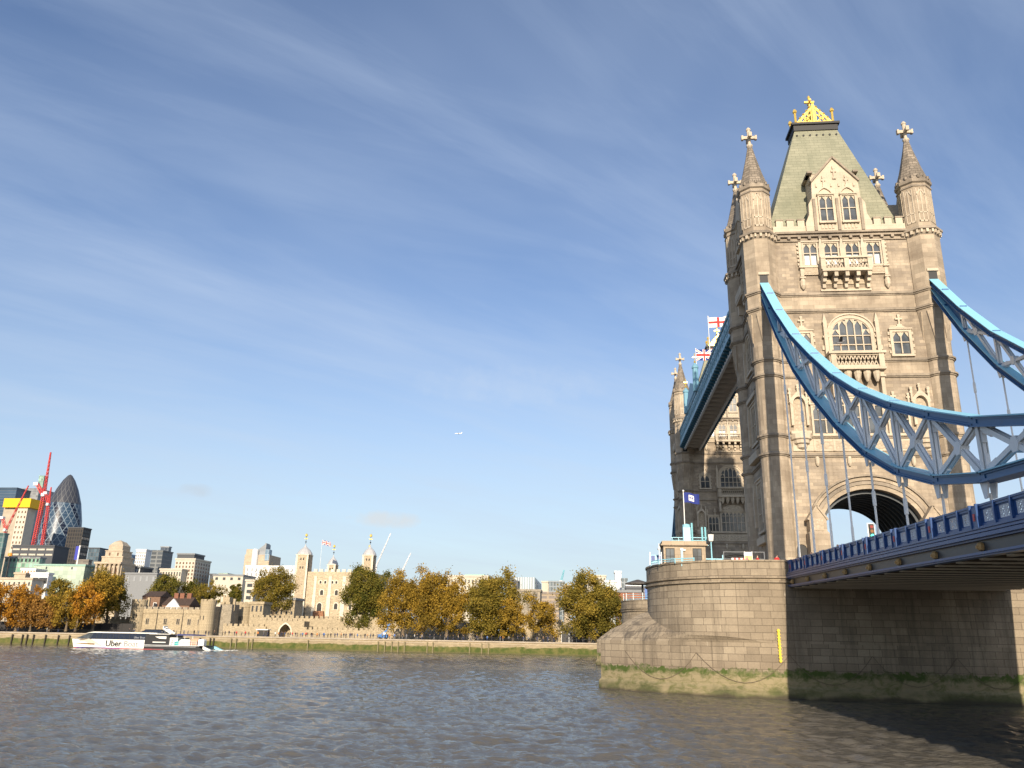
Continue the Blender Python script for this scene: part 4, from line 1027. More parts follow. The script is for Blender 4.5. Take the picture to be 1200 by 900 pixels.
for x in (-.62, .6): m = MB(); m.box(x-.05,x+.05,-.05,.05,-.1,1.45); m.build('post', P_WHITE, c)
m = MB(); m.tube((-21.75,.3,12.6),(-21.75,.3,14.9),.04); m.lathe([(.12,14.2),(.16,14.4),(.05,14.6)],6,(-21.75,.3)); tag(m.build('signal_mast', P_WHITE), 'thin white signal mast with a small light at the pier end', 'mast')
c = empty('signal_light', (-19.7, -2.5, 12.3), 'short bright blue post on the pier edge in front of the cabin', 'post')
m = MB(); m.box(-.1,.1,-.1,.1,0,1.6); m.build('post', P_LIGHT, c); m = MB(); m.box(-.14,.14,-.14,.14,1.6,1.8); m.build('cap', P_WHITE, c)
# furniture of the far pier
c = empty('viewing_shelter', (-19.6, 82.5, 11.52), 'dark round roofed shelter on the end of the far pier', 'shelter')
m = MB(); m.lathe([(2.6,4.35),(2.6,4.55),(1.2,5.0),(.2,5.3)], 16); m.build('roof', plain('shelter_roof',(.09,.08,.07),.7), c)
m = MB(); m.tube((.9,0,0),(.9,0,4.4),.22); m.build('post', LEAD, c)
m = MB(); m.box(1.3,2.1,-.4,-.34,1.2,3.6); m.build('poster', plain('poster_blue',(.05,.13,.40),.5), c)
c = empty('balustrade', (0,0,0), 'pale blue glazed railing round the end of the far pier', 'railing')
pts = [(-22.4,86.5),(-21.9,84.2),(-20.6,82.3),(-18.8,80.9),(-16.5,80.1)]
for a, b_ in zip(pts[:-1], pts[1:]):
    m = MB(); 
    for z in (13.9,13.45,13.0,12.8): m.tube((*a,z),(*b_,z),.05)
    m.build('rail', P_LIGHT, c)
for a in pts: m = MB(); m.tube((*a,12.5),(*a,14.2),.09); m.build('post', P_WHITE, c)
# traffic light
c = empty('traffic_light', (-4.9, -15.0, 11.3), 'traffic light showing green in front of the road arch', 'traffic light')
m = MB(); m.tube((0,0,0),(0,0,2.6),.07); m.build('pole', LEAD, c)
m = MB(); m.box(-.30,.30,.05,.08,2.3,3.75); m.build('backing_board', P_WHITE, c)
m = MB(); m.box(-.2,.2,-.15,.05,2.4,3.65); h = m.build('signal_head', LEAD, c)
def glow(name, col, st):
    mm, nt_, b_ = newmat(name); b_.inputs['Base Color'].default_value = (*col,1); b_.inputs['Emission Color'].default_value = (*col,1); b_.inputs['Emission Strength'].default_value = st; return mm
for z, nm, mt in ((3.4,'red_lens',plain('red_lens',(.25,.02,.01),.3)),(3.03,'amber_lens',plain('amber_lens',(.2,.08,.01),.3)),(2.64,'green_lens',glow('green_light',(.05,.9,.55),2.5))):
    m = MB(); m.M = Matrix.Translation((0,-.16,z)) @ Matrix.Rotation(pi/2,4,'X'); m.lathe([(.15,-.02),(.14,.02)],12); m.build(nm, mt, h)
# white van crossing in the arch
c = empty('white_van', (-4.2, -6.9, 11.55), 'white van on the bridge road, only its roof showing above the parapet', 'van')
m = MB(); m.poly([(-2.6,.35),(2.5,.35),(2.6,1.1),(1.9,1.3),(1.3,2.3),(-2.5,2.4),(-2.6,1.2)], -.95, .95); m.M = Matrix(); b_ = m.build('body', P_WHITE, c); 
m = MB(); m.add([(1.42,-.85,2.18),(1.42,.85,2.18),(2.0,.8,1.32),(2.0,-.8,1.32),(1.36,-.85,2.22),(1.36,.85,2.22)], [(0,3,2,1)]); m.build('windscreen', GLASS, c)
for x in (-1.6,1.6):
    for y in (-.9,.9): m = MB(); m.M = Matrix.Translation((x,y,.34)) @ Matrix.Rotation(pi/2,4,'X'); m.lathe([(.34,-.12),(.34,.12)],14); m.build('wheel', LEAD, c)
c.rotation_euler.z = rad(90)

# ---------------------------------------------------------------- flags
def flag_obj(name, loc, poleh, wdt, hgt, pat, mats, label, az=0.0, polemat=None, droop=.15, zoff=0):
    c = empty(name, loc, label, 'flag'); 
    m = MB(); m.lathe([(.07,0),(.05,poleh),(.12,poleh),(.12,poleh+.12),(.02,poleh+.2)], 8); m.build('pole', polemat or P_WHITE, c)
    nu, nv = 48, 28; m = MB(); vs = []
    for j in range(nv+1):
        for i in range(nu+1):
            u, v = i/nu, j/nv; x = u*wdt; w_ = sin(u*9+v*1.2)*.10*wdt*u*.6
            vs.append((x*cos(az)-w_*sin(az), x*sin(az)+w_*cos(az), poleh-.15-hgt*(1-v)-droop*wdt*u*u+.05*sin(u*7)))
    fs = []; 
    for j in range(nv):
        for i in range(nu):
            fs.append((j*(nu+1)+i, j*(nu+1)+i+1, (j+1)*(nu+1)+i+1, (j+1)*(nu+1)+i))
    m.add(vs, fs); m.mi = [pat((i+.5)/nu, (j+.5)/nv) for j in range(nv) for i in range(nu)]
    cl = m.build('cloth', mats, c, smooth=True, recalc=False)
    so_ = cl.modifiers.new('thickness', 'SOLIDIFY'); so_.thickness = .012
    return c
FW, FR, FB = plain('flag_white',(.80,.78,.74),.8,0,.04), plain('flag_red',(.62,.035,.03),.8,0,.04), plain('flag_blue',(.015,.03,.20),.8,0,.04)
def p_cross(u, v): return 1 if abs(u-.5) < .07 or abs(v-.5) < .12 else 0
def p_union(u, v):
    x, y = (u-.5)*2, (v-.5)
    if abs(x) < .10 or abs(y) < .10: return 1
    if abs(x) < .17 or abs(y) < .17: return 0
    d1, d2 = abs(x*.5-y)/1.118, abs(x*.5+y)/1.118
    if d1 < .033 or d2 < .033: return 1
    if d1 < .10 or d2 < .10: return 0
    return 2
def p_badge(u, v):
    x, y = (u-.5)*1.6, (v-.5)
    if abs(x) < .26 and abs(y) < .30 and not (abs(abs(x)-.12) < .035 and abs(y) < .2) and not (abs(y-.02) < .04 and abs(x) < .2): return 0
    return 2
flag_obj('england_flag', (-7.6, 50.0, 47.9), 12.8, 3.6, 1.9, p_cross, [FW, FR, FB], 'white flag with a red cross, highest flag above the walkway', rad(8), droop=-.16)
flag_obj('union_flag', (-7.6, 68.0, 47.9), 13.2, 3.3, 2.3, p_union, [FW, FR, FB], 'red white and blue union flag above the far half of the walkway', rad(8), droop=-.1)
flag_obj('badge_flag', (-18.3, 6.2, 15.47), 6.0, 1.75, 1.15, p_badge, [FW, FR, FB], 'navy flag with a white crest flying from the pier cabin', rad(-5), droop=.13)

# ================================================================ wharf
def wharf_mat():
    m, nt, b = newmat('wharf_wall_stone'); oc = texc(nt); uv = texc(nt, 'UV')
    br = nt.nodes.new('ShaderNodeTexBrick'); nt.links.new(uv, br.inputs['Vector']); br.inputs['Scale'].default_value = 1; br.inputs['Brick Width'].default_value = 1.3; br.inputs['Row Height'].default_value = .45
    br.inputs['Color1'].default_value = (.36,.29,.18,1); br.inputs['Color2'].default_value = (.26,.21,.13,1); br.inputs['Mortar'].default_value = (.16,.13,.09,1); br.inputs['Mortar Size'].default_value = .02
    sp = nt.nodes.new('ShaderNodeSeparateXYZ'); nt.links.new(oc, sp.inputs[0])
    n = nnoise(nt, nmap(nt, oc, (.12,.12,.4)), 1, 7, .7, .5); n2 = nnoise(nt, oc, .5, 5, .7)
    z = nmath(nt, 'ADD', sp.outputs[2], nmath(nt, 'MULTIPLY', nmath(nt, 'SUBTRACT', n, .5), 3.0))
    c = nmix(nt, nmath(nt, 'MULTIPLY', nramp(nt, n2, .45, .7), .5), br.outputs[0], (.20,.15,.09))
    green = nmix(nt, nramp(nt, n2, .40, .62), (.050,.072,.010), (.13,.12,.035))
    f = nmath(nt, 'MULTIPLY', nmath(nt, 'SUBTRACT', 2.25, z), 3.0, clamp=True)
    c = nmix(nt, f, c, green)
    f2 = nmath(nt, 'MULTIPLY', nmath(nt, 'SUBTRACT', .55, sp.outputs[2]), 5.0, clamp=True)
    c = nmix(nt, nmath(nt, 'MULTIPLY', f2, .6), c, (.10,.085,.04))
    setc(b.inputs['Base Color'], nt, c); b.inputs['Roughness'].default_value = .9; bump(nt, b, n2, .5, .1); return m
S_CAP = stone('wharf_cap_stone', (.42,.36,.28), 2.2, .3, .012, .08, dirt=.35)
Q = empty('quay_wall', (0,187,0), 'long river wall of the far bank, pale coping above tan stone and green weed', 'quay wall')
m = MB(); m.taper((-520,26,-.6,1.1,-1),(-520,26,0,1.1,3.62)); m.build('wall', wharf_mat(), Q)
m = MB(); m.box(-520,26,-.25,1.3,3.62,4.05); m.build('coping', S_CAP, Q)
m = MB(); m.box(-520,26,-.12,1.1,3.05,3.2); m.build('string_course', S_CAP, Q)
PILE = plain('wet_timber', (.045,.038,.028), .9)
def pile(X, pale=False):
    m = MB(); m.box(-.17,.17,-.17,.17,-1,3.1); m.box(-.22,.22,-.2,.2,3.1,3.25); o = m.build('fender_pile', PILE2 if pale else PILE); o.location = (X, 186.25, 0); return o
PILE2 = plain('pale_timber', (.19,.165,.09), .9)
first = None
for px in (16,28,33.5,41,55,70,83,236,248,252): 
    o = pile(at(px,746,Y=187).x); tag(o, 'dark timber fender pile standing against the river wall near the boat', 'pile', 'dark fender piles on the left of the river wall')
for px in (272,278,292,297,362,444,452,460,467.5,475,501.5,508,551,565,573):
    o = pile(at(px,750,Y=187).x, True); tag(o, 'weathered pale timber pile against the weedy river wall', 'pile', 'pale fender piles on the middle of the river wall')
# wharf railing line (low dark) and benches read as one dark band
c = empty('promenade_railing', (0,187.4,4.05), 'thin dark railing along the top of the far river wall', 'railing')
m = MB(); m.box(-400,20,-.03,.03,.95,1.02); m.build('top_rail', LEAD, c)
m = MB(); m.box(-400,20,-.02,.02,.5,.54); m.build('mid_rail', LEAD, c)

# ================================================================ castle
S_CAST = stone('castle_ragstone', (.45,.37,.245), .55, .28, .03, .20, dirt=.32, dcol=(.22,.18,.12), bmp=.5)
S_CAST2 = stone('castle_grey_stone', (.38,.33,.25), .6, .3, .03, .22, dirt=.5, dcol=(.15,.13,.10), bmp=.5)
S_WHITE = stone('white_limestone', (.66,.60,.48), 1.0, .4, .01, .08, dirt=.2)
BRICK = stone('brown_brick', (.25,.15,.10), .4, .15, .02, .2, dirt=.2)
TILE = stone('roof_tiles', (.075,.048,.036), .35, .25, .02, .25, dirt=.3)
DARKW = plain('dark_opening', (.03,.028,.025), .7)
def cren(m, x0, x1, y0, y1, z, h=.85, w_=1.2, gap=.75):
    # merlons along a wall top between two points; thickness .6
    L_ = sqrt((x1-x0)**2+(y1-y0)**2); n = max(1, int(L_/(w_+gap))); dx, dy = (x1-x0)/L_, (y1-y0)/L_
    p = L_/n
    for k in range(n):
        a = k*p; b_ = a+p*w_/(w_+gap); nx, ny = -dy*.3, dx*.3
        m.plan([(x0+dx*a-nx,y0+dy*a-ny),(x0+dx*b_-nx,y0+dy*b_-ny),(x0+dx*b_+nx,y0+dy*b_+ny),(x0+dx*a+nx,y0+dy*a+ny)], z, z+h)
def curtain(name, label, px0, py0, px1, py1, Y, th=2.0, mat=None, slits=0, gate=None, cat='castle wall'):
    A, B_ = at(px0, py0, Y=Y), at(px1, py1, Y=Y); zt = (A.z+B_.z)/2-.8
    o = empty(name, (A.x, Y, 3.98), label, cat); m = MB(); W_ = B_.x-A.x; H_ = zt-3.98
    if gate:
        g0, g1 = at(gate[0], 740, Y=Y).x-A.x, at(gate[1], 740, Y=Y).x-A.x; gz = at(gate[0], gate[2], Y=Y).z-3.98
        m.poly([(0,0),(g0,0)]+arcpts(g0,g1,gz*.45,gz,10,.35)+[(g1,0),(W_,0),(W_,H_),(0,H_)], 0, th)
    else: m.box(0, W_, 0, th, 0, H_)
    wl = m.build('wall', mat or S_CAST, o)
    m = MB(); cren(m, 0, W_, .3, .3, H_); m.build('battlement', mat or S_CAST, wl)
    if gate:
        m = MB(); m.poly(arcpts(g0-.5,g1+.5,gz*.45,gz+.6,10,.35)+arcpts(g0,g1,gz*.45,gz,10,.35)[::-1], -.12, .1); m.box(g0-.5,g0,-.12,.1,0,gz*.45); m.box(g1,g1+.5,-.12,.1,0,gz*.45); m.build('gate_surround', S_WHITE, o)
        m = MB(); m.box(g0,g1,th-.2,th-.05,0,gz-.3); m.build('gate_back', S_CAST, o)
    for k in range(slits):
        x = W_*(k+.5)/slits; m = MB(); m.box(x-.16,x+.16,-.03,.1,H_*.35,H_*.35+1.3); m.build('arrow_slit', DARKW, o)
    return o
def drum(name, label, px0, px1, py, Y, mat=None, slits=((0,.5),), batter=1.05):
    A, B_ = at(px0, py, Y=Y), at(px1, py, Y=Y); r = (B_.x-A.x)/2; zt = A.z; H_ = zt-3.98
    o = empty(name, ((A.x+B_.x)/2, Y+r, 3.98), label, 'castle tower')
    m = MB(); m.lathe([(r*batter,0),(r,H_*.35),(r,H_-2.2),(r*1.04,H_-2.1),(r*1.04,H_-.8)], 20); wl = m.build('wall', mat or S_CAST, o)
    m = MB()
    for k in range(12):
        a = 2*pi*k/12; m.M = Matrix.Rotation(a, 4, 'Z'); m.box(-r*.17, r*.17, -r*1.04, -r*1.04+.6, H_-.8, H_)
    m.M = Matrix(); m.build('battlement', mat or S_CAST, wl)
    for (dx, t) in slits:
        m = MB(); yy = -sqrt(max(.1, r*r-(dx*r)**2)); m.box(dx*r-.16, dx*r+.16, yy-.06, yy+.2, H_*t, H_*t+1.6); m.build('arrow_slit', DARKW, o)
    return o
Yc = 222
# river gatehouse with two corner drums and a shaded right flank
A, B_ = at(160, 711, Y=Yc+2), at(243, 711, Y=Yc+2)
o = empty('river_gatehouse', (A.x, Yc+2, 3.98), 'long tan fortified river gatehouse with battlements, right behind the boat', 'gatehouse')
W_, H_ = B_.x-A.x, A.z-3.98-.7
m = MB(); m.box(0,W_,0,12,0,H_-1.6); m.box(-.1,W_+.1,-.25,12,H_-1.6,H_); wl = m.build('wall', S_CAST, o)
m = MB(); cren(m, 0, W_, 0, 0, H_, .8, 1.7, .55); m.build('battlement', S_CAST2, wl)
for px in (182,203,218,231,243):
    x = at(px-9, 726, Y=Yc+2).x-A.x
    m = MB(); m.box(x-.55,x-.1,-.04,.1,H_*.40,H_*.40+2.0); m.box(x+.1,x+.55,-.04,.1,H_*.40,H_*.40+2.0); w_ = m.build('window', DARKW, o)
    m = MB(); m.box(x-.75,x-.55,-.08,.05,H_*.38,H_*.40+2.2); m.box(x+.55,x+.75,-.08,.05,H_*.38,H_*.40+2.2); m.box(x-.55,x+.55,-.08,.05,H_*.40+2.0,H_*.40+2.2); m.box(x-.55,x+.55,-.08,.05,H_*.38,H_*.40); m.build('frame', S_CAST2, w_)
for px in (184,214): x = at(px,726,Y=Yc+2).x-A.x; m = MB(); m.tube((x,-.2,0),(x,-.2,H_),.12); m.build('drainpipe', DARKW, o)
m = MB(); m.box(W_-1,W_+2.0,2,14,0,H_+1.4); m.box(W_+2.0,W_+6.8,7,14,0,H_+2.4); fl = m.build('flank_wall', S_CAST2, o)
m = MB(); cren(m, W_+2.0, W_+6.6, 7.2, 7.2, H_+2.4, .9, 1.2, .6); m.box(W_+2.2,W_+5,8,11,H_+2.4,H_+5.2); cren(m, W_+2.2, W_+5, 8.3, 8.3, H_+5.2, .7, .8, .5); m.build('battlement', S_CAST, fl)
for x in (-.9, W_-3.3, W_+6.1): m = MB(); m.box(x,x+.9,9,9.9,H_,H_+4.6); m.build('chimney', S_CAST, o)
drum('corner_tower', 'round corner turret at the left end of the river gatehouse', 152, 168, 702, Yc, slits=((0,.45),(.3,.45)))
drum('corner_tower', 'round corner turret at the right end of the river gatehouse', 233, 249.5, 702, Yc, slits=((0,.42),(-.5,.42)))
drum('castle_drum_tower', 'broad round castle tower with three tall windows, right of the gatehouse', 272, 294, 705, Yc+20, slits=((-.05,.45),(.12,.45),(.29,.45)))
curtain('outer_wall', 'low battlemented outer wall in front of the broad round tower', 262, 731, 312, 731.5, Yc+1, 1.6, slits=0)
curtain('inner_wall', 'mid height castle wall right of the broad round tower', 293, 720.5, 318, 721, Yc+12, 1.6, slits=2)
curtain('gate_wall', 'castle wall holding the pointed white edged water gate', 309, 724, 357, 726, Yc+2, 6, gate=(327.5,340.5,731))
curtain('outer_wall', 'low battlemented outer wall below the great keep', 356, 734, 470, 738, Yc+1, 1.6)
curtain('inner_wall', 'taller battlemented inner wall below the great keep', 318, 721.5, 545, 725, Yc+13, 2, S_CAST)
curtain('outer_wall', 'tan outer wall behind the trunks of the middle trees', 470, 738, 600, 742, Yc+1, 1.6, S_CAST2)
curtain('castle_wall', 'tan curtain wall behind the small trees right of centre', 597, 724, 660, 727, Yc-4, 1.6, S_CAST)
curtain('castle_wall', 'pale castle wall behind the big tree beside the pier', 655, 726, 712, 728, Yc+12, 1.6, S_CAST)
curtain('castle_wall', 'shaded grey castle wall at far left under the orange trees', -40, 724, 100, 727, Yc+6, 1.6, S_CAST2)
curtain('castle_wall', 'pale wall stretch between the orange trees and the gatehouse', 84, 722, 154, 723, Yc+8, 1.6, S_CAST)
drum('castle_drum_tower', 'half hidden round bastion behind the trunks right of centre', 540, 566, 729, Yc-6, S_CAST2, slits=((0,.4),))
drum('castle_drum_tower', 'small castle tower glimpsed between trees in front of the pale block', 595, 628, 693, Yc+30, S_CAST2, slits=((0,.4),))
def house(name, label, px0, px1, pye, pyr, Y, d, wall, roof, wins=(), chim=()):
    A, B_ = at(px0, pye, Y=Y), at(px1, pye, Y=Y); zr = at(px0, pyr, Y=Y).z-3.98; W_ = B_.x-A.x; H_ = A.z-3.98
    o = empty(name, (A.x, Y, 3.98), label, 'house'); m = MB(); m.box(0,W_,0,d,0,H_); m.build('wall', wall, o)
    m = MB(); m.add([(-.3,-.3,H_),(W_+.3,-.3,H_),(W_+.3,d+.3,H_),(-.3,d+.3,H_),(.2,d/2,zr),(W_-.2,d/2,zr)], [(0,1,5,4),(2,3,4,5),(1,2,5),(3,0,4),(0,3,2,1)]); rf = m.build('roof', roof, o)
    for (u, z, w_, h_) in wins:
        m = MB(); m.box(W_*u-w_/2,W_*u+w_/2,-.06,.05,H_*z,H_*z+h_); q = m.build('window', DARKW, o); m = MB(); m.box(W_*u-w_/2-.2,W_*u+w_/2+.2,-.05,.04,H_*z-.2,H_*z+h_+.2); m.build('frame', P_WHITE, q)
    for u in chim: m = MB(); m.box(W_*u-.9,W_*u+.9,d/2-.7,d/2+.7,zr-1.5,zr+1.6); m.build('chimney', stone('chimney_brick',(.27,.12,.075),.4,.15,.02,.15), rf)
    return o
house('brick_house', 'brown brick house with white dormers behind the gatehouse battlements', 167, 188, 699, 692, 240, 10, BRICK, TILE, ((.25,.72,1,1.6),(.75,.72,1,1.6)))
h = house('gabled_house', 'dark roofed house with a white timbered gable and red chimneys', 190, 222, 709, 699, 236, 9, BRICK, TILE, (), (.30,.52,.78))
A = at(194,712,Y=235.5); B_ = at(211,712,Y=235.5); zp = at(202,701.5,Y=235.5).z
m = MB(); m.poly([(A.x,A.z-1),(B_.x,A.z-1),(B_.x,A.z+.2),((A.x+B_.x)/2,zp),(A.x,A.z+.2)], 235.2, 236.2); m.M = Matrix(); g = m.build('gable', P_WHITE, h); g.matrix_parent_inverse = Matrix.Translation(-Vector(h.location))
c = empty('dark_panel_run', (0,210,3.98), 'dark hoarding under the orange trees at left', 'panelling')
xa, xb = at(-30,738,Y=210).x, at(155,738,Y=210).x; m = MB(); m.box(xa,xb,0,.2,0,3.6); m.build('panel', plain('panel_black',(.03,.028,.028),.8), c)  # near-black panels standing in front of the wall
for k in range(16): m = MB(); x = xa+(xb-xa)*k/15; m.box(x-.08,x+.08,-.1,.02,0,3.8); m.build('post', LEAD, c)
c = empty('grey_fence', (0,206,3.98), 'dark grey fence behind the big olive tree by the pier', 'fence')
xa, xb = at(658,745,Y=206).x, at(720,745,Y=206).x; m = MB(); m.box(xa,xb,0,.15,0,3.3); m.build('panel', plain('fence_grey',(.06,.062,.065),.8), c)
for k in range(8): m = MB(); x = xa+(xb-xa)*k/7; m.box(x-.08,x+.08,-.1,.02,0,3.5); m.build('post', P_GREY, c)
# the great keep
KY = 305
def kx(px, py=690): return at(px, py, Y=KY).x
def kz(py, px=390): return at(px, py, Y=KY).z
o = empty('great_keep', (-152, KY, 3.98), 'square pale stone keep with corner turrets and lead domes', 'castle keep')
def ladd(m): m.M = Matrix.Translation((152, -KY, -3.98)); return m
kz0, kzt = 3.98, kz(667.5)
kxl, kxr = -171.6, -134.2
m = ladd(MB()); m.box(kxl,kxr,KY,KY+32,kz0,kzt-1.1); m.build('wall', stone('keep_ragstone', (.50,.41,.28), .8, .4, .03, .22, dirt=.25, dcol=(.3,.24,.16)), o)
m = ladd(MB()); cren(m, kxl+8, kxr-4, KY+.3, KY+.3, kzt-1.1, 1.3, 1.6, 1.1); m.build('battlement', S_WHITE, o)
for (x, w_) in ((-162.3,1.6),(-155.0,1.9),(-148.0,1.9),(-141.5,1.9)):
    m = ladd(MB()); m.box(x-w_/2,x+w_/2,KY-.75,KY,kz0,kz(700)); m.taper((x-w_/2,x+w_/2,KY-.7,KY,kz(700)),(x-w_/2+.15,x+w_/2-.15,KY-.35,KY,kz(697))); m.box(x-w_/2+.2,x+w_/2-.2,KY-.4,KY,kz(697),kzt-3.2); m.build('buttress', S_WHITE, o)
def kwin(x, z, w_, h_, arch=True):
    m = ladd(MB()); t = arcpts(x-w_/2-.45,x+w_/2+.45,z+h_-w_/2,z+h_+.5,8) if arch else [(x-w_/2-.4,z+h_+.3),(x+w_/2+.4,z+h_+.3)]
    m.poly([(x-w_/2-.45,z-.2)]+t+[(x+w_/2+.45,z-.2)], KY-.1, KY+.1); f = m.build('window', S_WHITE, o)
    m = ladd(MB()); t = arcpts(x-w_/2,x+w_/2,z+h_-w_/2,z+h_,8) if arch else [(x-w_/2,z+h_),(x+w_/2,z+h_)]
    m.poly([(x-w_/2,z)]+t+[(x+w_/2,z)], KY-.14, KY-.09); m.build('pane', DARKW, f)
for x in (-158.8,-151.5,-144.6): kwin(x, kz(697.5), 1.5, 2.4)
for x in (-159.8,-157.4,-153.9,-151.9): kwin(x, kz(684), 1.0, 1.3)
kwin(-144.2, kz(686), 1.1, 1.9)
for x in (-151.3,): kwin(x, kz(714), 1.7, 2.8)
kwin(-144.3, kz(714), 1.2, 2.2); kwin(-159.4, kz(717), 2.2, 4.0)
m = ladd(MB()); m.box(-161.5,-157.0,KY-2.5,KY-.2,kz0,kz(716.5)); m.taper((-157,-154.5,KY-2.3,KY-.4,kz0),(-157,-156.8,KY-2.3,KY-.4,kz(716.5))); m.build('entrance_stair', plain('stair_timber',(.30,.14,.07),.8), o)
def keep_turret(x0, x1, y0, ztop, vane, name='turret'):
    m = ladd(MB()); m.box(x0,x1,y0,y0+(x1-x0),kz0,ztop); t = m.build(name, stone('turret_ragstone',(.48,.39,.27),.8,.4,.03,.2,dirt=.25), o)
    m = ladd(MB()); cw = .9
    for xx in (x0, x1-cw): m.box(xx,xx+cw,y0-.15,y0+1.2,kz0,ztop-.02)
    m.box(x0-.2,x1+.2,y0-.3,y0+(x1-x0)+.2,ztop,ztop+.4); m.build('quoin', S_WHITE, t)
    cx, cy = (x0+x1)/2, y0+(x1-x0)/2; r = (x1-x0)/2
    m = ladd(MB()); m.lathe([(r*1.22,ztop+.4),(r*1.15,ztop+1.3),(r*.8,ztop+2.8),(r*.35,ztop+3.9),(r*.14,ztop+4.6),(.12,ztop+5.6)], 12, (cx,cy)); m.build('dome', plain('lead_dome',(.42,.42,.42),.45), t)
    if vane:
        m = ladd(MB()); m.tube((cx,cy,ztop+5.5),(cx,cy,ztop+9.3),.09); m.lathe([(.1,ztop+6.3),(.4,ztop+6.7),(.1,ztop+7.1)],8,(cx,cy)); va = m.build('vane_rod', LEAD, t)
        m = ladd(MB()); m.lathe([(.1,ztop+9.2),(.62,ztop+9.6),(.62,ztop+10.3),(.1,ztop+10.8)],8,(cx,cy)); m.box(cx-.8,cx+.8,cy-.1,cy+.1,ztop+8.1,ztop+8.5); m.build('gilded_vane', GOLD, va)
    for zz in (ztop-2.4, ztop-6.5): 
        m = ladd(MB()); m.box(cx-.9,cx-.3,y0-.06,y0+.1,zz,zz+1.1); m.box(cx+.4,cx+1.0,y0-.06,y0+.1,zz,zz+1.1); m.build('window', DARKW, t)
keep_turret(-172.8,-166.6,KY-1.0,kz(651),True); keep_turret(-139.6,-134.2,KY-1.0,kz(651.5,430),True)
keep_turret(-166.0,-161.5,KY+27,kz(657),True); keep_turret(-146.8,-142.5,KY+27,kz(657,422),True)
flag_obj('union_flag', (-162.8, KY+6, kz(668)), 15.0, 4.6, 2.1, p_union, [FW, FR, FB], 'small union flag on a white pole over the keep', 0, droop=.22)
# small awning kiosk and lift platform on the promenade
c = empty('kiosk', (at(307,742,Y=205).x,205,3.98), 'small dark kiosk with a pale roof by the low castle wall', 'kiosk')
m = MB(); m.box(-1.8,1.8,0,2.5,0,2.2); m.build('counter', DARKW, c); m = MB(); m.box(-2.2,2.2,-.4,2.9,2.2,2.5); m.build('roof', P_GREY, c)
c = empty('work_platform', (at(449,746,Y=200).x,200,3.98), 'blue folding work platform on the promenade by the trees', 'work platform')
m = MB(); m.box(-1.6,1.6,-.9,.9,.4,1.5); m.build('chassis', plain('lift_blue',(.03,.16,.45),.5), c)
m = MB(); m.bar((-.6,0,1.5),(1.2,0,2.9),.5,.5); m.bar((1.2,0,2.9),(1.7,0,5.0),.4,.4); m.build('boom', plain('lift_blue_arm',(.03,.16,.45),.5), c); m = MB(); m.box(1.2,2.4,-.6,.6,4.2,5.3); m.build('basket', plain('lift_blue_basket',(.04,.20,.55),.5), c)
m = MB(); m.box(.1,1.0,-.7,.7,1.4,2.1); m.build('cover', P_WHITE, c)
for x in (-1,1): 
    for y in (-.9,.9): m = MB(); m.M = Matrix.Translation((x,y,.4)) @ Matrix.Rotation(pi/2,4,'X'); m.lathe([(.4,-.15),(.4,.15)],12); m.build('wheel', LEAD, c)
# ================================================================ trees
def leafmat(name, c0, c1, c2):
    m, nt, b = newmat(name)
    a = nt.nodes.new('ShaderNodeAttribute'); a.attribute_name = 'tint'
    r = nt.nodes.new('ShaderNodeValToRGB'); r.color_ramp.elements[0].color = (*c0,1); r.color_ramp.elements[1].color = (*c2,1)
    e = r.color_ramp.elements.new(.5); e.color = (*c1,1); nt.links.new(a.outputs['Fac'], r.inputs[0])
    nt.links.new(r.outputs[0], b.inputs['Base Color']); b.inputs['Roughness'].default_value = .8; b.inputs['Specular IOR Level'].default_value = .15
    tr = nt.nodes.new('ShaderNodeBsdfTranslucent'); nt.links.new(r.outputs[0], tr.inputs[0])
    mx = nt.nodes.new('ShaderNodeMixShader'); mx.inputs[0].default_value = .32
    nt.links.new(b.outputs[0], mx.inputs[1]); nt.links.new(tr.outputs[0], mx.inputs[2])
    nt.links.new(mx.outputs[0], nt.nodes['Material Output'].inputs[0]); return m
LF = dict(
 olive=leafmat('foliage_olive', (0.098, 0.090, 0.016), (0.218, 0.172, 0.030), (0.380, 0.270, 0.046)),
 green=leafmat('foliage_green', (0.063, 0.075, 0.014), (0.144, 0.136, 0.025), (0.276, 0.213, 0.037)),
 gold=leafmat('foliage_gold', (0.149, 0.106, 0.018), (0.310, 0.207, 0.032), (0.483, 0.310, 0.046)),
 orange=leafmat('foliage_orange', (0.218, 0.109, 0.018), (0.437, 0.213, 0.028), (0.632, 0.322, 0.039)),
 brown=leafmat('foliage_brown', (0.184, 0.098, 0.028), (0.310, 0.167, 0.044), (0.437, 0.241, 0.057)))
BARK = plain('plane_tree_bark', (.17,.13,.085), .9, 0, .35, 1.2)
BARKD = plain('dark_bark', (.07,.055,.04), .9, 0, .3, 1.2)
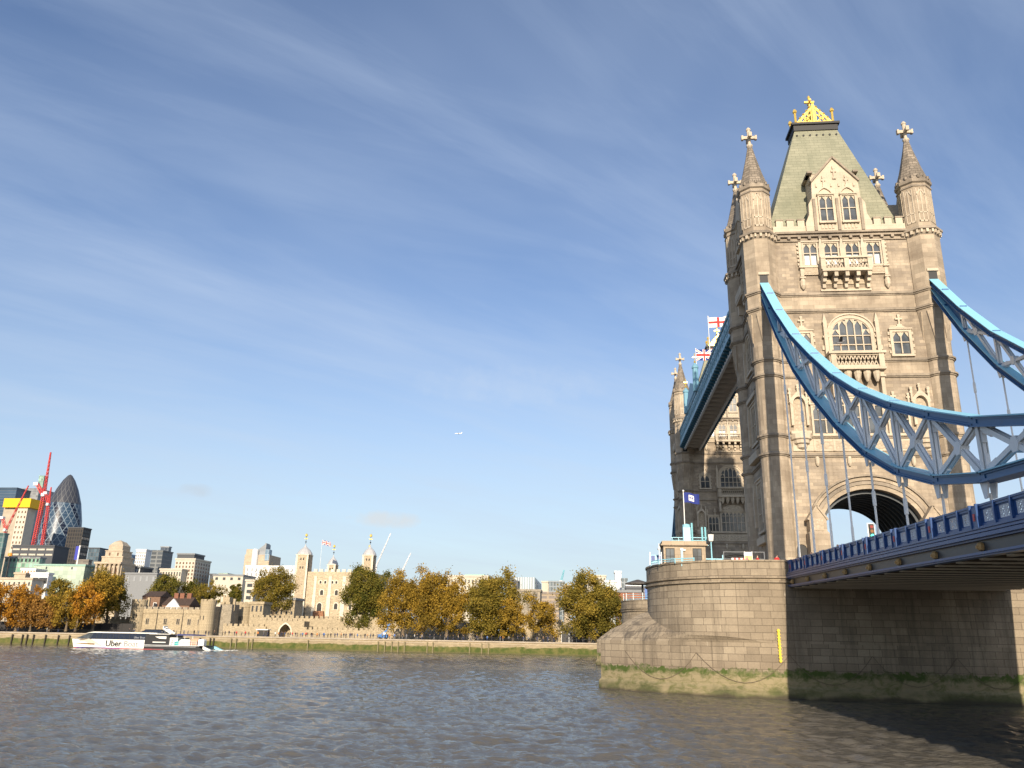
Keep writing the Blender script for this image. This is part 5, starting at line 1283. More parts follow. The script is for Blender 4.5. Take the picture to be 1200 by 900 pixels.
def crown_mesh(rng, rx, ry, rz, cz, n_leaf, leaf, mat, dens=1.0, gaps=.25):
    nc = int(120*dens)
    d = rng.normal(size=(nc,3)); d /= np.linalg.norm(d, axis=1)[:,None]
    rr = (.35+.65*rng.rand(nc)**.45)
    wob = 1+.30*np.sin(d[:,0]*5+rng.rand()*6)*np.sin(d[:,2]*4+rng.rand()*6)
    # egg shaped crown, flatter below
    zf = np.where(d[:,2] < 0, .80, 1.0)
    C = d*rr[:,None]*wob[:,None]*np.array([rx,ry,rz])*np.stack([np.ones(nc),np.ones(nc),zf],-1)*.86
    C[:,2] += cz
    low = rng.rand(nc) < .16; C[low,2] = cz-rz*(.55+.5*rng.rand(low.sum())); C[low,0] *= 1.0
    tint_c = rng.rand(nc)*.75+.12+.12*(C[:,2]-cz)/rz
    sz = (.10+.10*rng.rand(nc))*min(rx, rz)*1.25
    idx = rng.randint(0, nc, n_leaf)
    off = rng.normal(size=(n_leaf,3))*.55; P = C[idx]+off*sz[idx][:,None]
    a = rng.normal(size=(n_leaf,3)); a /= np.linalg.norm(a,axis=1)[:,None]
    b = np.cross(a, rng.normal(size=(n_leaf,3))); b /= np.linalg.norm(b,axis=1)[:,None]
    s = leaf*(.6+.8*rng.rand(n_leaf)); a *= s[:,None]*.5; b *= s[:,None]*.5*.8
    V = np.stack([P-a, P-b*.9, P+a, P+b*.9], 1).reshape(-1,3)
    me = bpy.data.meshes.new('crown'); me.vertices.add(len(V)); me.vertices.foreach_set('co', V.astype('f').ravel())
    me.loops.add(len(V)); me.loops.foreach_set('vertex_index', np.arange(len(V), dtype='i'))
    me.polygons.add(n_leaf); me.polygons.foreach_set('loop_start', np.arange(0,len(V),4).astype('i'))
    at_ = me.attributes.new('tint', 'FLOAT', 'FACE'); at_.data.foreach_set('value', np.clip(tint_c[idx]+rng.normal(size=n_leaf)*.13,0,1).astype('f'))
    me.materials.append(mat); me.update(calc_edges=True); me.validate(); return me
TREES = 0
def tree(px0, px1, ptop, pbot, pbase, ptrunk, Y, kind, label, n=6500, bark=None, group='autumn trees on the far bank', lean=0, dens=1.0, leaf=.54):
    global TREES; TREES += 1
    rng = np.random.RandomState(100+TREES)
    pm = (ptop+pbot)/2; A, B_ = at(px0, pm, Y=Y), at(px1, pm, Y=Y); zt, zb = at((px0+px1)/2, ptop, Y=Y).z, at((px0+px1)/2, pbot, Y=Y).z
    z0 = at(ptrunk, pbase, Y=Y).z; z0 = max(3.7, z0); base = Vector((at(ptrunk, pbase, Y=Y).x, Y, z0))
    rx = (B_.x-A.x)/2*1.05; zb -= 1.2; cx = (A.x+B_.x)/2; rz = (zt-zb)/2; cz = (zt+zb)/2
    o = empty('broadleaf_tree', base, label, 'tree', group)
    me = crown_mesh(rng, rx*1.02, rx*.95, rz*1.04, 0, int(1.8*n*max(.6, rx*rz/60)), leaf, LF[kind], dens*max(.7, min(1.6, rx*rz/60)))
    cr = bpy.data.objects.new('crown', me); COL.objects.link(cr); cr.parent = o; cr.location = (cx-base.x, 0, cz-base.z)
    m = MB(); tr = .036*(zt-z0)*.55+.12
    fork = Vector(((cx-base.x)*.35, 0, (zb-z0)+rz*.25)); m.tube((0,0,-.3), (0,0,.6), tr*1.35, tr*1.05, 8); m.tube((0,0,.5), fork, tr, tr*.72, 8)
    for k in range(9):
        a = 2*pi*k/9+rng.rand(); e = Vector((cx-base.x+cos(a)*rx*(.45+.3*rng.rand()), sin(a)*rx*.6, cz-base.z+rz*(-.35+.95*rng.rand())))
        mid = fork.lerp(e, .5)+Vector((0,0,rz*.12)); m.tube(fork-Vector((0,0,tr)), mid, tr*.45, tr*.27, 6); m.tube(mid, e, tr*.27, tr*.08, 5)
        for q in range(3):
            e2 = mid.lerp(e, .3+.3*q)+Vector(rng.normal(size=3)*rx*.22); m.tube(mid.lerp(e, .2+.25*q), e2, tr*.14, tr*.05, 4)
    m.build('trunk', bark or BARK, o)
    return o
tree(-34, 47, 683, 724, 739, 18, 196, 'orange', 'large orange gold tree at the left edge of the photo', 9000)
tree(24, 52, 699, 727, 739, 35, 194, 'brown', 'thin reddish brown tree, second from the left edge')
tree(44, 76, 698, 728, 739, 57, 194, 'brown', 'russet tree between the left edge trees and the bright orange one')
tree(62, 102, 687, 727, 739, 77, 194, 'gold', 'bright golden orange tree left of the boat bow')
tree(84, 117, 686, 722, 739, 88, 195, 'orange', 'orange tree leaning over the boat bow')
tree(92, 140, 670, 712, 739, 108, 206, 'gold', 'tall gold tree behind the orange one above the boat bow', 8000)
tree(103, 150, 669, 714, 738, 124, 221, 'olive', 'big olive green tree beside the left turret of the gatehouse', 9500, BARKD)
tree(54, 80, 678, 702, 725, 66, 222, 'olive', 'olive treetop behind the russet trees at left')
tree(178, 213, 672, 704, 712, 196, 275, 'green', 'dark green tree behind the gabled house chimneys')
tree(212, 234, 680, 704, 712, 222, 285, 'green', 'green tree behind the right part of the river gatehouse')
tree(226, 263, 682, 704, 712, 245, 280, 'olive', 'wide brown green tree behind the gatehouse flank')
tree(268, 283, 684, 703, 712, 276, 285, 'green', 'small green tree behind the broad round castle tower')
tree(296, 345, 664, 706, 722, 320, 262, 'olive', 'olive tree standing left of the great keep', 8500)
tree(405, 455, 663, 728, 741, 427, 236, 'green', 'dense dark green tree covering the right corner of the keep', 11000, BARKD)
tree(445, 492, 671, 727, 745, 472, 200, 'gold', 'golden brown tree just right of the dark green one', 8500)
tree(478, 532, 664, 730, 746, 494, 199, 'gold', 'tallest golden tree in the middle row, in the centre', 10000)
tree(508, 550, 677, 732, 746, 523, 200, 'gold', 'gold tree right of the tallest in the middle row', 8000)
tree(541, 612, 671, 735, 748, 564, 200, 'olive', 'wide brown green tree in the middle row above the dark archway', 11000)
tree(582, 616, 701, 737, 750, 601, 194, 'gold', 'small brown tree with thin dark trunk, left of a pair', 5500, BARKD)
tree(613, 656, 700, 738, 751, 647, 194, 'gold', 'small loose gold tree with thin trunk, right of a pair', 5500, BARKD, dens=.7)
tree(656, 733, 676, 738, 754, 691, 194, 'olive', 'big rounded olive tree beside the pier', 13500)

# ================================================================ city
def grid(name, wall, glass, bw, bh, m_=.08, rough=.25, var=.3, off=0.0, g2=None, spec=.5):
    m, nt, b = newmat(name); br = nt.nodes.new('ShaderNodeTexBrick'); nt.links.new(texc(nt,'UV'), br.inputs['Vector'])
    br.inputs['Scale'].default_value = 1; br.offset = off; br.inputs['Brick Width'].default_value = bw; br.inputs['Row Height'].default_value = bh; br.inputs['Mortar Size'].default_value = m_
    br.inputs['Color1'].default_value = (*[c*(1+var) for c in glass],1); br.inputs['Color2'].default_value = (*(g2 or [c*(1-var) for c in glass]),1); br.inputs['Mortar'].default_value = (*wall,1)
    n = nnoise(nt, texc(nt), .06, 4); c = nmix(nt, 1.0, br.outputs[0], nmath(nt,'ADD',nmath(nt,'MULTIPLY',n,.6),.7), 'MULTIPLY')
    setc(b.inputs['Base Color'], nt, c); b.inputs['Specular IOR Level'].default_value = spec
    nt.links.new(nmath(nt,'ADD',nmath(nt,'MULTIPLY',br.outputs['Fac'],.5),rough), b.inputs['Roughness']); return m
C_DBLUE = grid('dark_blue_curtain_wall', (.09,.12,.16), (.05,.085,.13), 60, 3.9, .35, .2)
C_GREY = grid('grey_cladding', (.30,.31,.32), (.22,.235,.25), 6, 3.8, .25, .4)
C_BLUEG = grid('pale_blue_curtain_wall', (.30,.38,.45), (.16,.24,.32), 3, 3.9, .25, .2)
C_BLACK = grid('black_tower_cladding', (.05,.045,.04), (.018,.018,.02), 2.4, 3.4, .5, .3)
C_GREEN = grid('green_glass_facade', (.28,.31,.29), (.22,.40,.30), 3.2, 3.6, .35, .3, .45)
C_PGREEN = grid('pale_green_glass', (.34,.40,.34), (.38,.46,.37), 3.0, 2.4, .15, .4, .15)
C_CONC = plain('pale_concrete', (.38,.33,.26), .9, 0, .15, .15)
C_CREAM = plain('cream_cladding', (.50,.46,.38), .85, 0, .08, .2)
C_WHITE = plain('white_render', (.64,.65,.65), .7, 0, .05, .2)
C_TAN = stone('tan_city_stone', (.46,.38,.28), 2.5, 1.2, .02, .1, dirt=.3)
C_STRIPE = grid('striped_glass_cladding', (.50,.53,.55), (.14,.20,.23), 1.7, 30, .5, .3, .4)
C_GRID2 = grid('dark_window_grid', (.25,.28,.30), (.07,.10,.12), 2.2, 3.3, .35, .25, .4)
C_SLATE = plain('grey_roof', (.20,.21,.22), .7)
C_DARK = plain('charcoal_panel', (.06,.065,.075), .6)
C_MGREEN = plain('green_metal_roof', (.26,.42,.36), .6)
C_YEL = plain('yellow_sheeting', (.80,.46,.01), .7, 0, .05)
WINM = plain('city_window', (.05,.055,.06), .25, 0, .4, .3)
WINB = plain('city_window_brown', (.13,.075,.045), .4, 0, .3, .3)
def bld(name, label, px0, px1, pt, Y, px2=None, mat=C_TAN, rows=0, cols=0, srows=0, scols=0, smat=None, d=None, wm=WINM, wf=.5, hf=.55, zlo=None, cat='building', parent=None, roof=None, top_margin=.06, par=True):
    A, B_ = at(px0, pt, Y=Y), at(px1, pt, Y=Y); x0, x1, z1 = A.x, B_.x, (A.z+B_.z)/2
    if px2 is not None: d = max(4, at(px2, pt, X=x1).y-Y)
    d = d or (x1-x0)*.8
    o = parent or empty(name, ((x0+x1)/2, Y, 3.98), label, cat); ox, oz = (o.location.x, o.location.z); oy = o.location.y
    m = MB(Matrix.Translation((-ox,-oy,-oz))); m.box(x0,x1,Y,Y+d,3.98,z1); b_ = m.build('wall' if not parent else 'upper_block', mat, o)
    if par:
        m = MB(Matrix.Translation((-ox,-oy,-oz))); m.box(x0-.4,x1+.4,Y-.4,Y+d+.4,z1,z1+1.0); m.build('parapet' if roof is None else 'roof', roof or mat, b_)
    zb = zlo if zlo is not None else 3.98
    W_, H_ = x1-x0, z1-zb
    if rows:
        ww, wh = W_/cols*wf, H_/rows*hf; m = MB(); m.box(-ww/2,ww/2,-.12,.1,0,wh); me = m.mesh('window', wm)
        for r in range(rows):
            for c_ in range(cols):
                q = bpy.data.objects.new('window', me); COL.objects.link(q); q.parent = o; q.location = (x0+W_*(c_+.5)/cols-ox, Y-oy, zb+H_*(1-top_margin)*(r+.5)/rows-wh/2-oz)
    if srows:
        ww, wh = d/scols*wf, H_/srows*hf; m = MB(); m.box(-.1,.12,-ww/2,ww/2,0,wh); me = m.mesh('window', wm)
        for r in range(srows):
            for c_ in range(scols):
                q = bpy.data.objects.new('window', me); COL.objects.link(q); q.parent = o; q.location = (x1-ox, Y+d*(c_+.5)/scols-oy, zb+H_*(1-top_margin)*(r+.5)/srows-wh/2-oz)
    return o
zz = lambda px, py, Y: at(px, py, Y=Y).z
# --- towers at far left
bld('glass_office_tower', 'wide dark blue glass office block at the left edge behind the cranes', -40, 20, 572, 1000, mat=C_DBLUE, d=40)
bld('office_tower', 'grey clad office block joined to the dark blue glass block', 23, 46, 573, 1030, mat=C_GREY, d=40)
bld('slim_glass_tower', 'slim green glass tower top peeking over the grey block', 46, 52, 558, 1150, mat=C_GREEN, d=10)
o = bld('concrete_core', 'unfinished concrete tower core wrapped in bright yellow sheeting at its top', 5, 22, 594, 760, mat=C_CONC, d=16, par=False)
bld('', '', 21.5, 33, 594, 758, mat=C_CREAM, rows=8, cols=3, zlo=zz(27,645,758), parent=o, wm=WINB, wf=.38, hf=.42, d=14, par=False)
A, B_ = at(5.5,584,Y=756), at(37,584,Y=756); m = MB(Matrix.Translation(-Vector(o.location))); m.box(A.x,B_.x,755.5,778,zz(20,594.5,756),A.z); m.build('yellow_sheeting', C_YEL, o)
# --- curved glass tower with diamond facade
GY = 850; xl, xr = at(38.5,640,Y=GY).x, at(87,640,Y=GY).x; gx = at(67.5,552,Y=GY).x; GR = (xr-xl)/2*.98; gt = zz(68,551.5,GY)
def gherkin_mat():
    m, nt, b = newmat('diamond_curtain_wall'); uv = texc(nt,'Object'); sp = nt.nodes.new('ShaderNodeSeparateXYZ'); nt.links.new(uv, sp.inputs[0])
    ang = nmath(nt,'ARCTAN2', sp.outputs[1], sp.outputs[0]); z = sp.outputs[2]
    def line(sgn, n, w_):
        v = nmath(nt,'ADD', nmath(nt,'MULTIPLY', ang, n/(2*pi)), nmath(nt,'MULTIPLY', z, sgn*n/(2*pi)*.0255))
        f = nmath(nt,'ABSOLUTE', nmath(nt,'SUBTRACT', nmath(nt,'FRACT', v), .5)); return nmath(nt,'GREATER_THAN', f, .5-w_)
    l = nmath(nt,'MAXIMUM', line(1,18,.055), line(-1,18,.055))
    v = nmath(nt,'FRACT', nmath(nt,'ADD', nmath(nt,'MULTIPLY', ang, 6/(2*pi)), nmath(nt,'MULTIPLY', z, 6/(2*pi)*.0255)))
    dark = nmath(nt,'LESS_THAN', v, .28)
    fl = nmath(nt,'GREATER_THAN', nmath(nt,'FRACT', nmath(nt,'MULTIPLY', z, 1/4.2)), .8)
    c = nmix(nt, dark, (.030,.060,.105), (.006,.010,.028)); c = nmix(nt, nmath(nt,'MULTIPLY',fl,.35), c, (.16,.21,.26))
    capf = nmath(nt,'GREATER_THAN', z, (gt-3.98)*.80); c = nmix(nt, capf, c, (.045,.05,.065))
    c = nmix(nt, l, c, nmix(nt, capf, (.20,.25,.29), (.12,.125,.13)))
    setc(b.inputs['Base Color'], nt, c); b.inputs['Roughness'].default_value = .35; b.inputs['Specular IOR Level'].default_value = .3; return m
o = empty('curved_glass_tower', (gx, GY+GR, 3.98), 'tall bullet shaped glass tower with diamond pattern behind the red cranes', 'skyscraper')
H_ = gt-3.98; prof = [(GR*.84,0),(GR*.93,H_*.15),(GR,H_*.33),(GR*1.0,H_*.45),(GR*.96,H_*.58),(GR*.86,H_*.70),(GR*.70,H_*.81),(GR*.48,H_*.90),(GR*.27,H_*.96),(GR*.10,H_*.993),(.5,H_)]
m = MB(); m.lathe(prof, 40); m.build('glass_skin', gherkin_mat(), o, smooth=True)
bld('glass_office', 'pale blue glass office right of the bullet shaped tower', 78, 89.5, 594, 900, 92, mat=C_BLUEG)
bld('black_tower', 'black office tower with pale grid on its sunny side', 80, 98, 619, 640, 107.5, mat=C_BLACK, scols=5, srows=12, wm=plain('tower_spandrel',(.42,.38,.32),.7), wf=.55, hf=.25, roof=C_DARK)
bld('dark_office', 'low dark glass office right of the black tower', 104, 117, 643, 600, mat=grid('dim_blue_glass',(.10,.11,.12),(.08,.12,.15),2.5,3.5,.2), d=14, roof=C_DARK)
bld('slab_office', 'long grey brown slab office in front of the black tower', 89, 104, 657, 520, 108, mat=grid('brown_slab',(.22,.20,.17),(.14,.13,.115),30,2.2,.5,.6))
c = empty('advert_board', (at(93.5,655,Y=500).x,500,3.98), 'small navy blue and white upright board among the roofs', 'sign')
m = MB(); A = at(91,640,Y=500); B_ = at(95,656,Y=500); ox = c.location.x; m.box(A.x-ox-1.2,A.x-ox+1.3,0,.5,B_.z-3.98,A.z-3.98); m.build('board', plain('board_navy',(.04,.05,.35),.5), c); m = MB(); m.box(A.x-ox+1.3,A.x-ox+2.2,0,.5,0,A.z-3.98+.6); m.build('post', P_WHITE, c)
# --- tiered stone tower
TY = 400; o = empty('tiered_stone_tower', (at(129,673,Y=TY).x, TY, 3.98), 'ornate pale stone tower with stepped top rising above the olive tree', 'tower')
def tl(m): m.M = Matrix.Translation(-Vector(o.location)); return m
x0, x1 = at(112,665,Y=TY).x, at(142,668,Y=TY).x; zA, zB, zC, zD, zE = zz(127,661,TY), zz(127,653,TY), zz(127,648,TY), zz(127,640,TY), zz(134,632.5,TY); w_ = x1-x0; cx = (x0+x1)/2+.8
m = tl(MB()); m.box(x0,x1,TY,TY+w_*.9,3.98,zA); m.build('base', C_TAN, o)
for i in range(6):
    m = tl(MB()); m.lathe([(.8,zA-9),(.65,zA-.8),(.9,zA-.6),(.9,zA)], 8, (x0+1.2+i*(w_-2.4)/5, TY-1.2)); m.build('column', C_TAN, o)
m = tl(MB()); m.box(x0-.3,x1+.3,TY-2.2,TY+w_*.9,zA,zA+1.2); m.build('cornice', C_TAN, o)
m = tl(MB()); m.poly(arcpts(x1-6.2,x1-2.8,zA-4,zA-1.5,8)+[(x1-2.8,zA-10),(x1-6.2,zA-10)], TY-.2, TY+.1); m.build('arched_window', WINB, o)
m = tl(MB()); m.box(cx-w_*.40,cx+w_*.40,TY+1,TY+w_*.8,zA+1.2,zB); m.box(cx-w_*.42,cx+w_*.42,TY+.7,TY+w_*.82,zB,zB+.7); m.build('second_tier', C_TAN, o)
m = tl(MB()); m.box(cx-w_*.33,cx+w_*.33,TY+2,TY+w_*.75,zB+.7,zC+1.2); m.box(cx-w_*.35,cx+w_*.35,TY+1.8,TY+w_*.77,zC+1.2,zC+1.8); m.build('third_tier', C_TAN, o)
m = tl(MB()); m.box(cx-w_*.27,cx+w_*.27,TY+3,TY+w_*.7,zC+1.8,zD+.8); m.taper((cx-w_*.27,cx+w_*.27,TY+3,TY+w_*.7,zD+.8),(cx-w_*.14,cx+w_*.14,TY+5,TY+w_*.6,zE-.6)); m.taper((cx-w_*.12,cx+w_*.12,TY+5,TY+w_*.55,zE-.6),(cx-.3,cx+.3,TY+6.7,TY+7.3,zE+.4)); m.build('stepped_top', C_TAN, o)
for k in (-.16,.16):
    m = tl(MB()); m.box(cx+w_*k-.5,cx+w_*k+.5,TY+1.9,TY+2.05,zB+1.2,zC+.4); m.build('window', WINB, o)
# --- assorted blocks
DY = 620; o = empty('domed_glass_hall', (at(152,665,Y=DY).x,DY,3.98), 'dark blue glass hall with a rounded shoulder right of the stone tower', 'building')
xa, xb = at(141,665,Y=DY).x-o.location.x, at(159.5,665,Y=DY).x-o.location.x; zt_ = zz(150,649,DY)-3.98
m = MB(); m.poly([(xa,0),(xa,zt_),((xa+xb)/2-1,zt_)]+[((xa+xb)/2-1+((xb-xa)/2+1)*sin(t*pi/16), zt_*.55+zt_*.45*cos(t*pi/16)) for t in range(1,9)]+[(xb,0)], 0, 25); m.build('glass_skin', grid('blue_dome_glass',(.08,.12,.16),(.045,.085,.13),2.5,3,.15), o)
bld('striped_roof_hall', 'dark framed hall with a row of pale bays right of the stone tower', 144, 165, 665, 420, mat=C_DARK, rows=1, cols=8, zlo=zz(150,672,420), wm=C_WHITE, wf=.55, hf=.7, d=15, roof=C_SLATE)
bld('modern_block', 'grey modern block with angled roof below the white office', 147, 184, 673, 400, mat=C_SLATE, rows=1, cols=5, zlo=zz(160,683,400), wm=C_GREY, wf=.4, d=15)
bld('white_office', 'white office with faint window rows and a black side wall', 160, 171.5, 645, 560, 178, mat=C_WHITE, rows=5, cols=5, zlo=zz(165,664,560), wm=WINM, wf=.55, hf=.35)
bld('charcoal_office', 'charcoal office with two grey roof boxes behind the white grid building', 178, 191, 646, 600, 203, mat=grid('charcoal_bands',(.18,.19,.19),(.06,.07,.08),30,3.4,.6,.4), smat=C_DARK)
bld('glass_office', 'small dark glass office with a pale roof box, left of the grid building', 188.5, 198, 641.5, 650, 201, mat=grid('slate_glass',(.12,.14,.16),(.06,.075,.10),3,3.2,.2), roof=C_GREY)
bld('dark_penthouse', 'dark rooftop storeys behind the white grid building', 208, 228, 650, 470, 240, mat=C_DARK, roof=C_SLATE)
o = bld('grid_office', 'white framed office with a regular grid of dark windows', 206, 229, 656, 440, 247.5, mat=C_CREAM, rows=6, cols=6, srows=6, scols=6, zlo=zz(225,684,440), wf=.42, hf=.55, wm=WINB, d=None)
bld('', '', 187.5, 213, 668, 432, mat=C_CREAM, rows=2, cols=8, zlo=zz(205,684,432), wf=.42, hf=.6, wm=WINM, parent=o, d=7)
bld('cream_block', 'low cream block with a green glass roof strip left of the pointed tower', 250, 285, 675, 430, mat=C_CREAM, rows=1, cols=4, zlo=zz(268,681,430), wf=.35, hf=.5, d=20, roof=C_SLATE)
bld('roof_block', 'small green glass roof block behind the low cream block', 256, 267, 671.5, 460, mat=C_GREEN, d=15, par=False)
bld('dark_low_block', 'dark low rooftops between the grid office and the cream block', 246, 252, 674, 450, mat=C_DARK, d=12)
o = bld('pointed_tower', 'stepped stone office tower with a dark pointed fin on top', 287, 316, 650, 560, mat=C_TAN, d=25, par=False)
bld('', '', 289, 300, 643.5, 562, mat=C_TAN, d=20, parent=o, par=False)
ox = o.location.x
m = MB(); a0, a1 = at(300,650,Y=560).x-ox, at(309.5,650,Y=560).x-ox; m.poly([(a0,zz(300,650,560)-3.98),(a1,zz(309,650,560)-3.98),(a1,zz(309,637,560)-3.98),(a0,zz(300,645,560)-3.98)], 1, 12); m.box(a1-.4,a1+.8,.5,8,0,zz(309,636.5,560)-3.98); m.build('fin', C_GREY, o)
m = MB(); q = at(305,650,Y=560).x-ox; m.lathe([(2.6,zz(303,668,560)-3.98),(2.6,zz(303,645,560)-3.98),(1.8,zz(303,643.5,560)-3.98)], 14, (q-4,-.5)); m.build('bay_window', C_WHITE, o)
m = MB(); q = at(313,650,Y=560).x-ox; m.box(q-1.6,q+1.9,-.3,5,zz(313,657,560)-3.98,zz(313,644,560)-3.98); m.build('glazed_bay', C_BLUEG, o)
bld('white_block', 'bright white modern block behind the olive tree left of the keep', 288, 351, 664.5, 470, mat=C_WHITE, rows=2, cols=12, zlo=zz(318,676,470), wf=.3, hf=.6, wm=C_GREY, d=20)
o = bld('stair_block', 'small block with two dark square windows, left of the olive tree by the keep', 288, 298.5, 681, 400, mat=C_CREAM, rows=3, cols=1, zlo=zz(293,704,400), wf=.55, hf=.5, d=12)
bld('ochre_building', 'ochre stone lodging behind the castle wall at the keep corner', 305, 346, 703, 262, mat=S_CAST, rows=2, cols=7, zlo=12, wf=.35, hf=.4, d=10, roof=C_SLATE)
bld('castle_range', 'tall pale castle range with dark gaps right of the broad round tower', 294, 309, 708, 240, mat=S_CAST, rows=1, cols=3, zlo=13, wf=.4, hf=.7, d=8)
# --- left middle distance
bld('green_glass_block', 'green glass fronted block with grey roof storey beneath the cranes', 6, 47, 654, 520, 54, mat=C_GREEN, roof=C_GREY, rows=1, cols=9, zlo=zz(25,659,520), wf=.55, hf=.7, top_margin=0)
bld('glass_corner_block', 'dark green glass block at the left edge below the concrete core', -20, 6, 626, 500, 10, mat=grid('dark_green_glass',(.16,.20,.20),(.08,.15,.15),4,4,.3))
bld('glasshouse_block', 'long pale green roofed building above the left orange trees', 40, 100, 663, 400, mat=C_PGREEN, d=25, roof=C_MGREEN, rows=1, cols=2, zlo=zz(60,668,400), wf=.05)
bld('low_white_block', 'low white block with orange lit windows before the green glass block', 25, 42, 668, 380, mat=C_WHITE, rows=1, cols=5, zlo=zz(30,672,380), wf=.45, wm=plain('orange_blind',(.50,.20,.05),.6), d=10)
bld('stone_terrace', 'pale classical stone building above the left edge trees', -20, 38, 679, 330, mat=C_CREAM, rows=2, cols=10, zlo=zz(20,696,330), wf=.3, hf=.5, d=14, roof=C_TAN)
bld('rooftop_pavilion', 'white rooftop pavilion above the classical building', 17, 30, 673, 345, mat=C_TAN, d=10)
bld('rooftop_pavilion', 'white box with a long dark glass band above the left trees', 36, 57, 673, 340, 60, mat=C_WHITE, rows=1, cols=2, zlo=zz(46,687,340), wf=.9, hf=.5, d=None)
bld('scaffold_deck', 'dark building site deck with pale beams beneath the red cranes', 15, 64, 640, 560, mat=C_DARK, rows=2, cols=5, zlo=zz(40,653,560), wf=.8, hf=.3, wm=C_CREAM, d=20)
o = empty('site_tank', (at(12,650,Y=480).x,480,3.98), 'small orange tank on the building site roof at left', 'tank')
m = MB(); z_ = zz(12,650,480)-3.98; m.lathe([(1.6,z_-1),(1.6,z_+.8),(.5,z_+1.4)], 10); m.build('tank', plain('tank_orange',(.72,.28,.03),.5), o); m = MB(); m.tube((0,0,0),(0,0,z_-1),.5); m.build('stand', LEAD, o)
# --- right middle distance
bld('cream_office', 'cream stone office with square windows and green roof between the trees', 524, 572, 676, 420, mat=C_CREAM, rows=3, cols=12, zlo=zz(550,700,420), wf=.35, hf=.45, d=20)
bld('roof_hall', 'green metal roof hall on the cream office between the trees', 545, 568, 673, 428, mat=C_MGREEN, d=12, par=False)
bld('striped_office', 'grey striped glass office above the trees right of centre', 600, 627, 676.5, 480, 634.5, mat=C_STRIPE, par=False)
bld('dark_annex', 'dark annex at the left foot of the striped glass office', 601, 607, 682, 470, mat=C_DARK, d=8)
bld('blank_end_office', 'office with a blank cream end wall and dark gridded front', 635, 643, 682.5, 500, mat=C_CREAM, d=15)
bld('gridded_office', 'dark glass gridded office beside the cream end wall', 643.2, 660.5, 682.5, 498, mat=C_GRID2, d=14)
bld('brown_block', 'narrow brown block in front of the gridded office', 660, 668, 687, 520, mat=C_TAN, d=8)
bld('castle_store', 'flat grey concrete block behind the small trees right of centre', 604, 633, 693, 300, mat=S_CAST2, d=12)
bld('modern_entrance', 'brown banded modern block above the castle wall', 629, 655, 696, 330, mat=grid('brown_bands',(.36,.29,.21),(.16,.13,.11),20,2.2,.5,.5), rows=0, d=12)
bld('pale_tower_block', 'pale office partly hidden behind the big olive tree', 688, 710, 675.5, 470, mat=C_CREAM, rows=3, cols=6, zlo=zz(700,690,470), wf=.4, d=14)
bld('striped_glass_block', 'pale striped glass block between the olive tree and the white tower', 709, 722, 682, 400, mat=grid('pale_stripes',(.60,.62,.60),(.30,.38,.38),1.6,2.6,.4,.3), d=14)
bld('white_tower_block', 'narrow white tower block left of the far pier', 720.5, 728, 671, 420, mat=C_WHITE, d=10)
bld('glass_lift_tower', 'slim dark glass tower next to the narrow white tower', 728.5, 735, 679.5, 400, mat=C_GRID2, d=8)
bld('white_low_block', 'low white building behind the brick terrace by the far pier', 734, 752, 687, 360, mat=C_WHITE, d=12)
bld('brick_terrace', 'red brick terrace with glass balconies beyond the far pier', 722, 766, 694.5, 235, mat=stone('terrace_brick',(.36,.15,.09),.5,.2,.02,.2), rows=2, cols=12, zlo=10, wf=.6, hf=.5, d=12, roof=C_SLATE)
bld('dark_roof_block', 'dark pitched roof floor above the red brick terrace', 734, 766, 690, 245, mat=C_DARK, d=8)
# --- cranes
def truss(m, p0, p1, w0, w1, n, r):
    p0, p1 = Vector(p0), Vector(p1); d = (p1-p0).normalized(); a = d.cross(Vector((0,1,0))).normalized(); b_ = d.cross(a).normalized()
    def c4(t): w_ = (w0+(w1-w0)*t)/2; p = p0.lerp(p1,t); return [p+a*w_+b_*w_, p-a*w_+b_*w_, p-a*w_-b_*w_, p+a*w_-b_*w_]
    pr_ = c4(0)
    for k in range(n):
        nx = c4((k+1)/n)
        for i in range(4): m.tube(pr_[i], nx[i], r, n=4); m.tube(pr_[i], nx[(i+1)%4], r*.7, n=4)
        pr_ = nx
def crane(label, base, top, tip, Y, mat, mw=2.6, r=.35, back=None, n=22):
    b_, t_, j_ = at(*base, Y=Y), at(*top, Y=Y), at(*tip, Y=Y); b_ = Vector((t_.x, Y, 3.98)) if base is None else b_
    o = empty('tower_crane', (t_.x, Y, 3.98), label, 'crane'); M_ = Matrix.Translation(-Vector(o.location))
    m = MB(M_); truss(m, (b_.x,Y,b_.z), t_, mw, mw, n, r); m.build('mast', mat, o)
    m = MB(M_); truss(m, t_+Vector((0,0,1)), j_, mw*.8, mw*.3, max(8,n//2), r*.8); m.build('jib', mat, o)
    k = (t_-j_).normalized(); k.z *= .2; bk = t_+k*(abs(t_.x-j_.x)*.5+mw*3)+Vector((0,0,mw)) if back is None else at(*back, Y=Y)
    m = MB(M_); truss(m, t_, bk, mw, mw*.9, 4, r); m.build('counter_jib', mat, o)
    m = MB(M_); m.box(bk.x-mw*.9,bk.x+mw*.9,Y-1.5,Y+1.5,bk.z-mw,bk.z+.5); m.build('counterweight', P_GREY, o)
    m = MB(M_); m.box(t_.x-mw*.6,t_.x+mw*.6,Y-2.6,Y-1,t_.z-mw*.3,t_.z+mw*.9); m.build('cab', P_WHITE, o)
    return o
CRR = paint('crane_red', (.62,.06,.055), .6, .1)
crane('tall red luffing crane in front of the bullet shaped tower, jib pointing up', (39,640), (51.5,581), (59.5,530), 640, CRR, 2.5, .34, (43,566))
crane('shorter red crane just right of the tall red one', (47.5,651), (57,592), (60,571), 620, CRR, 1.9, .28, (54,577))
crane('red crane at the left edge beside the yellow sheeting', (3,640), (7,622), (33.5,569), 600, CRR, 1.8, .22, (3,606), 6)
